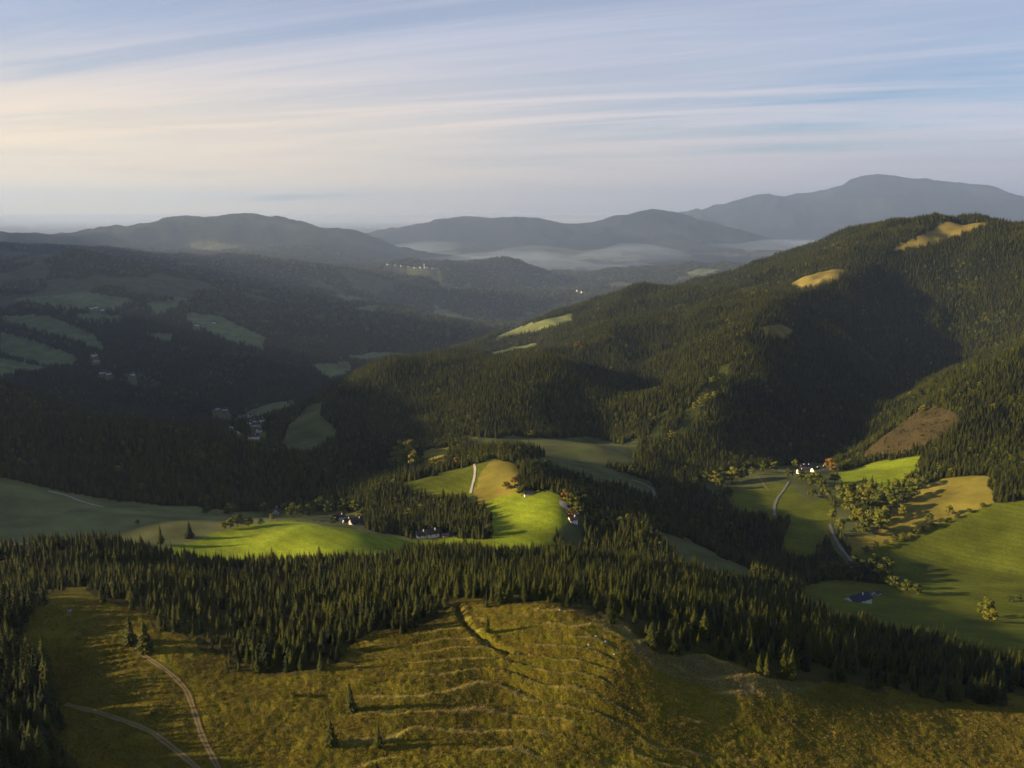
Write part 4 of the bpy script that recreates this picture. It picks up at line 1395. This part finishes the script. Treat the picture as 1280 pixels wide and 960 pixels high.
def house(name, x, y, w, l, h, rh, rot, wallm, roofm, label, cat='house', group=None, d0=600, d1=9000, windows=2, chimney=True, tower=0, gable_timber=False):
    """gabled house: ridge along its local y, gables at +-y"""
    X, Y = hit(x, y, ZG, d0, d1)
    w, l, h, rh = w * .85, l * .85, h * .9, rh * .9
    e = bpy.data.objects.new(name, None)
    COL.objects.link(e)
    zs = [float(gz(X + a_, Y + b_)) for a_ in (-w / 2, w / 2) for b_ in (-l / 2, l / 2)]
    e.location = (X, Y, sum(zs) / 4)
    e.rotation_euler = (0, 0, R(rot))
    tag(e, label, cat, group)
    W2, L2 = w / 2, l / 2
    V = [(-W2, -L2, -3), (W2, -L2, -3), (W2, L2, -3), (-W2, L2, -3), (-W2, -L2, h), (W2, -L2, h), (W2, L2, h), (-W2, L2, h), (0, -L2, h + rh), (0, L2, h + rh)]
    Fc = [(0, 1, 5, 4), (1, 2, 6, 5), (2, 3, 7, 6), (3, 0, 4, 7), (4, 5, 8), (6, 7, 9)]
    link('wall', mesh('wall', V, Fc), wallm, e)
    V, Fc = [], []
    ov, t = 0.9, 0.35
    sl = rh / W2
    for s in (-1, 1):
        b = len(V)
        xe, ze = s * (W2 + ov), h - ov * sl
        for yy in (-L2 - ov, L2 + ov):
            V += [(xe, yy, ze + 0.05), (0, yy, h + rh + 0.05), (0, yy, h + rh + t), (xe, yy, ze + t)]
        fs = [(0, 1, 2, 3), (7, 6, 5, 4), (3, 2, 6, 7), (0, 4, 5, 1), (0, 3, 7, 4)]
        Fc += [tuple(b + i for i in (f if s > 0 else f[::-1])) for f in fs]
    roof = link('roof', mesh('roof', V, Fc), roofm, e)
    if chimney:
        V, Fc = [], []
        box(V, Fc, w * .12, w * .12 + .9, l * .15, l * .15 + .9, h + rh * .4, h + rh + 1.3)
        link('chimney', mesh('chimney', V, Fc), wallm, roof)
    for s in (-1, 1):
        for k in range(windows):
            yy = -L2 + l * (k + .5) / windows
            V, Fc = [], []
            xa, xb = sorted((s * (W2 - .1), s * (W2 + .06)))
            box(V, Fc, xa, xb, yy - .6, yy + .6, h * .45, h * .45 + 1.4)
            link('window', mesh('window', V, Fc), 'glass', e)
        for k in range(2 if windows > 1 else 0):
            xx = (-.25 + .5 * k) * w
            V, Fc = [], []
            ya, yb = sorted((s * (L2 - .1), s * (L2 + .06)))
            box(V, Fc, xx - .6, xx + .6, ya, yb, h * .5, h * .5 + 1.4)
            link('window', mesh('window', V, Fc), 'glass', e)
    V, Fc = [], []
    box(V, Fc, -.7, .7, -L2 - .07, -L2 + .1, -.3, 2.1)
    link('door', mesh('door', V, Fc), 'timber', e)
    if gable_timber:
        V = [(-W2 * .96, -L2 - .05, h), (W2 * .96, -L2 - .05, h), (0, -L2 - .05, h + rh * .96), (-W2 * .96, -L2 + .05, h), (W2 * .96, -L2 + .05, h), (0, -L2 + .05, h + rh * .96)]
        link('gable', mesh('gable', V, [(0, 1, 2), (5, 4, 3), (0, 3, 4, 1), (1, 4, 5, 2), (2, 5, 3, 0)]), 'timber', e)
    if tower:
        V, Fc = [], []
        box(V, Fc, -2.6, 2.6, -L2 - 5.1, -L2 + .02, -3, tower)
        tw = link('tower', mesh('tower', V, Fc), wallm, e)
        c_ = -L2 - 2.55
        V = [(-3, c_ - 3, tower), (3, c_ - 3, tower), (3, c_ + 3, tower), (-3, c_ + 3, tower), (0, c_, tower + 11)]
        link('spire', mesh('spire', V, [(0, 1, 4), (1, 2, 4), (2, 3, 4), (3, 0, 4), (3, 2, 1, 0)]), 'roof_grey', tw)
    return e


PL, CR, TI, RG, RR_, RB = 'plaster', 'plaster_cream', 'timber', 'roof_grey', 'roof_red', 'roof_blue'
# (the gable of rot -75 looks at the sun)
house('farmhouse', 527, 672, 9, 13, 5, 4.5, -70, PL, RG, 'steep-roofed farmhouse with a bright narrow gable, left of its pair by the central meadow', gable_timber=True)
house('farmhouse', 541, 671, 9, 15, 6, 4.6, -68, PL, RG, 'dark-roofed farmhouse with a white gable, right of its pair by the central meadow')
house('shed', 557, 671, 5, 8, 2.8, 1.6, -70, CR, RG, 'small pale shed between the farmhouse and the dark tree block', 'shed', chimney=False, windows=1)
house('farmhouse', 716, 652, 8, 11, 4, 3.6, -65, PL, RR_, 'red-brown roofed house below the pale yard beside the lit meadow')
house('hut', 720, 641, 5, 7, 3, 2, -70, PL, RG, 'small white hut among yellow trees beside the pale yard', 'hut', chimney=False, windows=1)
house('barn', 661, 619, 7, 13, 3.2, 2.8, -80, PL, RG, 'low dark-roofed barn at the upper edge of the lit meadow', 'barn', chimney=False, windows=1)
for i, (x, y, w, l, rot, rf, lab) in enumerate((
        (1000, 592, 8, 13, -70, RR_, 'white house lowest at the left end of the farm below the mountain'),
        (1003, 586, 7, 11, -62, RR_, 'white house uppermost at the left of the farm below the mountain'),
        (1009, 586, 7, 12, -75, RG, 'white house in the middle of the farm below the mountain'),
        (1019, 590, 9, 20, -60, RG, 'long white barn right of the middle of the farm below the mountain'),
        (1027, 588, 11, 15, -78, RG, 'largest bright white house at the right end of the farm below the mountain'))):
    house('farmhouse', x, y, w, l, 6.5, 3.6, rot, PL, rf, lab, windows=2)
house('barn', 1072, 752, 16, 32, 4.4, 5.0, -62, PL, RB, 'big dark blue roofed barn with white walls at the belt edge on the right', 'barn', chimney=True, windows=4)
house('barn', 1082, 748, 8, 12, 3.6, 3.0, 25, PL, RB, 'small blue roofed wing attached to the right end of the big barn', 'barn', chimney=False)
house('shed', 1096, 743, 6, 10, 2.8, 1.8, -55, PL, RG, 'small grey shed on the drive right of the big blue roofed barn', 'shed', chimney=False, windows=1)
for x, y, w, l, h, rh, rot, wm, rm, lab in (
        (345, 642, 9, 13, 4.5, 4.5, 12, CR, RG, 'dark steep-roofed house at the left end of the hamlet below the wooded hill'),
        (397, 651, 5, 11, 2.2, 1.2, -80, PL, RG, 'low white shed nearest the bright field in the hamlet'),
        (406, 652, 5, 12, 2.4, 1.2, -78, PL, RG, 'low white roofed shed second from the left in the hamlet'),
        (425, 649, 8, 14, 4.5, 3.2, -60, PL, RG, 'grey roofed white house in the middle of the hamlet'),
        (434, 654, 7, 11, 4, 3.2, -50, PL, RG, 'house with a small white gable in front of the big grey roof of the hamlet'),
        (446, 656, 13, 18, 5, 5, -55, CR, RG, 'big grey roofed barn at the right end of the hamlet')):
    house('farmhouse' if w > 6 else 'shed', x, y, w, l, h, rh, rot, wm, rm, lab, 'house' if w > 6 else 'shed', chimney=w > 6)
for i, (x, y, w, l, rot, lab) in enumerate((
        (313, 521, 11, 15, -30, 'white house at the top of the valley village'), (317, 528, 10, 13, -70, 'small white house in the middle of the valley village'),
        (320, 533, 11, 18, -80, 'bright roofed house right of the middle of the valley village'), (317, 548, 16, 26, -70, 'large white hall at the bottom of the valley village'),
        (312, 530, 9, 13, -60, 'dim house at the left of the valley village'), (324, 540, 9, 14, -20, 'dim house right of the large hall in the valley village'),
        (272, 512, 10, 16, -75, 'pale house alone in the woods left of the valley village'), (281, 513, 10, 18, -85, 'long pale house right of the lone house above the bridge road'),
        (327, 527, 9, 13, -60, 'grey roofed house at the right edge of the valley village'))):
    house('village_house', x, y, w, l, 6, 4, rot, PL, RG, lab, windows=2, d0=1800)
for x, y, w, l, rot, lab in (
        (120, 385, 15, 22, -60, 'bright white farmhouse on the long hillside meadow far left'), (128, 388, 12, 16, -70, 'small white outbuilding right of the far left hillside farmhouse'), (114, 386, 12, 18, -40, 'grey barn left of the far left hillside farmhouse'),
        (267, 404, 12, 16, -60, 'white house at the top edge of the sloping meadow on the western hill'), (246, 407, 10, 16, -80, 'pale house below trees left of the sloping western meadow'),
        (118, 445, 12, 24, -35, 'pale house upper in the short row above the hazy western wood'), (121, 452, 12, 20, -35, 'pale house lower in the short row above the hazy western wood'),
        (128, 467, 10, 22, -80, 'long pale house at the left of the hazy hamlet row'), (136, 468, 10, 18, -75, 'pale house in the middle of the hazy hamlet row'), (166, 469, 10, 16, -75, 'pale house alone at the right of the hazy hamlet row'),
        (628, 412, 14, 20, -60, 'white farmhouse with a roof peak on the meadow spur behind the mountain tail'), (644, 409, 12, 26, -75, 'long pale barn right of the farmhouse on the meadow spur')):
    house('farmhouse', x, y, w, l, 7, 5, rot, PL, RG, lab, windows=1, d0=2300)
house('church', 533, 335, 16, 34, 12, 9, -70, PL, RG, 'white church with a tall tower on the far ridge', 'church', d0=4500, windows=3, tower=34, chimney=False)
for i, (x, y, lab) in enumerate(((541, 336, 'first white house right of the far church'), (546, 336, 'second white house right of the far church'), (526, 335, 'first house left of the far church'), (519, 335, 'second house left of the far church'),
                                 (511, 334, 'third house left of the far church'), (502, 333, 'fourth house left of the far church'), (494, 332, 'fifth house left of the far church'), (485, 331, 'leftmost house of the far ridge village'),
                                 (722, 364, 'white house at the right end of the far wooded ridge'), (714, 362, 'pale house left of the white one on the far ridge end'), (728, 366, 'small pale house lowest on the far ridge end'))):
    house('village_house', x, y, 14, 24, 8, 6, -70 + 13 * (i % 3), PL if i % 3 != 2 else CR, RG, lab, d0=4500, windows=1)

# stones breaking out at the crest of the knoll
def boulder_mesh(seed):
    r_ = random.Random(seed)
    V, Fc = [], []
    rings = [(-0.35, 0.75), (0.05, 1.0), (0.45, 0.78), (0.68, 0.35)]
    for z_, q in rings:
        for k in range(7):
            an = 6.283 * k / 7 + r_.uniform(-.25, .25)
            rr = q * r_.uniform(.75, 1.2)
            V.append((rr * math.cos(an), rr * math.sin(an) * .75, z_ + r_.uniform(-.1, .1)))
    V.append((r_.uniform(-.2, .2), 0, 0.78))
    for i in range(3):
        for k in range(7):
            Fc.append((i * 7 + k, i * 7 + (k + 1) % 7, (i + 1) * 7 + (k + 1) % 7, (i + 1) * 7 + k))
    for k in range(7):
        Fc.append((21 + k, 21 + (k + 1) % 7, 28))
    return mesh('boulder', V, Fc)


for i, (x, y, sz_, lab) in enumerate(((745, 796, 1.1, 'pale boulder in the middle of the stony crest right of the knoll top'), (757, 803, 1.4, 'largest pale boulder at the right of the stony knoll crest'),
                                      (736, 806, .9, 'small pale boulder lowest on the stony knoll crest'), (700, 763, 1.0, 'pale boulder at the wood edge behind the knoll top'),
                                      (673, 761, .8, 'small pale boulder on the very top of the knoll'), (768, 818, .8, 'small pale boulder below the largest one on the knoll crest'))):
    X, Y = hit(x, y, ZG, 300, 700)
    o = link('boulder', boulder_mesh(400 + i), 'rock')
    o.location = (X, Y, float(gz(X, Y)))
    o.scale = (sz_, sz_, sz_ * .8)
    o.rotation_euler = (0, 0, i * 1.3)
    tag(o, lab, 'boulder')
for x, y, hp, lab in ((819, 797, 6, 'tiny dark bush on the dry right flank of the knoll, upper of two'), (853, 818, 6, 'tiny dark bush on the dry right flank of the knoll, lower of two'),
                      (388, 871, 7, 'low dark bush left of the slim lone spruce'), (366, 870, 7, 'low dark bush farther left of the slim lone spruce'),
                      (192, 893, 9, 'low dark bush beside the fork of the two tracks'), (541, 868, 4, 'tiny bush on the terraces below the knoll')):
    X, Y = hit(x, y, ZG, 260, 700)
    tm, cm = BL[S_][1]
    add_tree('leafy_bush', X, Y, hp * Y / FPX, tm, cm, lab, 'bush', None, 1.6, 0.4)

# small wooden stand on the shaded clearing
X, Y = hit(87, 766, ZG, 300, 700)
e = bpy.data.objects.new('wooden_stand', None)
COL.objects.link(e)
e.location = (X, Y, float(gz(X, Y)))
tag(e, 'small pale wooden stand on four posts in the shaded clearing at left', 'stand')
for sx in (-.7, .7):
    for sy in (-.6, .6):
        V, Fc = [], []
        box(V, Fc, sx - .08, sx + .08, sy - .08, sy + .08, -.4, 2.0)
        link('post', mesh('post', V, Fc), 'wood_pale', e)
V, Fc = [], []
box(V, Fc, -.8, .8, -.7, .7, 1.2, 2.3)
link('cabin', mesh('cabin', V, Fc), 'wood_pale', e)
V, Fc = [], []
box(V, Fc, -1.0, 1.0, -.9, .9, 2.32, 2.45)
link('roof', mesh('roof', V, Fc), 'roof_grey', e)

# ------------------------------------------------------------------ air
hz = bpy.data.materials.new('haze')
hz.use_nodes = True
N, Lk = hz.node_tree.nodes, hz.node_tree.links
N.clear()
pv = nd(N, 'ShaderNodeVolumePrincipled')
pv.inputs['Color'].default_value = (0.51, 0.67, 1.0, 1)
pv.inputs['Density'].default_value = 1.9e-5
pv.inputs['Anisotropy'].default_value = 0.25
ou = nd(N, 'ShaderNodeOutputMaterial')
Lk.new(pv.outputs[0], ou.inputs['Volume'])
top = float(ZG.max()) + 40
V, Fc = [], []
box(V, Fc, -57000, 57000, -57000, 57000, float(ZG.min()) - 1.5, max(top, CAMZ + 40))
hb = link('haze', mesh('haze', V, Fc), hz)
hb['kind'] = 'stuff'

# low mist: a pool behind the hills and a thin sheet out over the far plain
ms = hz.copy()
ms.name = 'mist'
ms.node_tree.nodes['Principled Volume'].inputs['Density'].default_value = 4.2e-4
ms.node_tree.nodes['Principled Volume'].inputs['Color'].default_value = (0.72, 0.84, 1.0, 1)
ms2 = ms.copy()
ms2.node_tree.nodes['Principled Volume'].inputs['Density'].default_value = 2.0e-4
ms2.node_tree.nodes['Principled Volume'].inputs['Anisotropy'].default_value = 0.0
ms2.node_tree.nodes['Principled Volume'].inputs['Color'].default_value = (0.84, 0.88, 0.97, 1)


def mist(cx, cy, hx, hy, zh, zv, wave, m_, seed):
    mx, my = np.meshgrid(np.linspace(-1, 1, 41), np.linspace(-1, 1, 31), indexing='ij')
    rr = np.maximum(np.hypot(mx, my), np.maximum(abs(mx), abs(my)))
    X = cx + mx * hx
    Y = cy + my * hy
    prof = np.clip(1 - rr ** 2.2, 0, 1) ** 0.6
    zt = 4 + prof * (zh + zv * fbm(X, Y, wave, 3, seed))
    V = [(X[i, j], Y[i, j], zt[i, j]) for i in range(41) for j in range(31)] + [(X[i, j], Y[i, j], -8) for i in range(41) for j in range(31)]
    Fc = []
    o_ = 41 * 31
    for i in range(40):
        for j in range(30):
            a_ = i * 31 + j
            Fc.append((a_, a_ + 31, a_ + 32, a_ + 1))
            Fc.append((o_ + a_ + 1, o_ + a_ + 32, o_ + a_ + 31, o_ + a_))
    for i in range(40):
        for j, fl in ((0, 0), (30, 1)):
            a_ = i * 31 + j
            f = (a_, o_ + a_, o_ + a_ + 31, a_ + 31)
            Fc.append(f[::-1] if fl else f)
    for j in range(30):
        for i, fl in ((0, 1), (40, 0)):
            a_ = i * 31 + j
            f = (a_, o_ + a_, o_ + a_ + 1, a_ + 1)
            Fc.append(f[::-1] if fl else f)
    mo = link('mist', mesh('mist', V, Fc), m_)
    mo['kind'] = 'stuff'


mist(at(880, 320, 10900)[0], 11300, 7000, 3000, 95, 300, 1500, ms, 44)
mfar = hz.copy()
mfar.node_tree.nodes['Principled Volume'].inputs['Density'].default_value = 3.8e-5
mist(0, 13600, 21000, 12000, 1500, 0, 6000, mfar, 47)
mist(0, 39000, 44000, 17000, 190, 160, 7000, ms2, 45)

# ------------------------------------------------------------------ what the setting is called
SETTING = {'terrain': 'meadows and wooded hills falling to a misty plain', 'farm_track': 'two-rut earth track curving through the lower left pasture', 'branch_track': 'fainter earth track branching left below the farm track',
           'winding_road': 'grey road bending down past the straw slope at right', 'lane': 'narrow grey lane through the green field below the white farm', 'gravel_road': 'pale gravel road climbing the central meadow',
           'valley_lane': 'grey lane rounding the dull meadow below the mountain', 'ridge_lane': 'short grey lane behind the central wood', 'village_road': 'pale road and bridge beside the valley village',
           'valley_road': 'road running along the far valley floor', 'pale_yard': 'pale gravel yard at the right end of the lit meadow', 'meadow_path': 'pale path across the shaded left meadow',
           'farm_drive': 'grey drive beside the blue roofed barn', 'cart_track': 'brown cart track on the green field left of the white farm',
           'haze': 'blue morning haze in the air', 'mist': 'pale low mist lying over valley and plain'}
for o in sc.objects:
    base = o.name.split('.')[0]
    if o.parent is None and base in SETTING and 'label' not in o:
        o['label'] = SETTING[base]
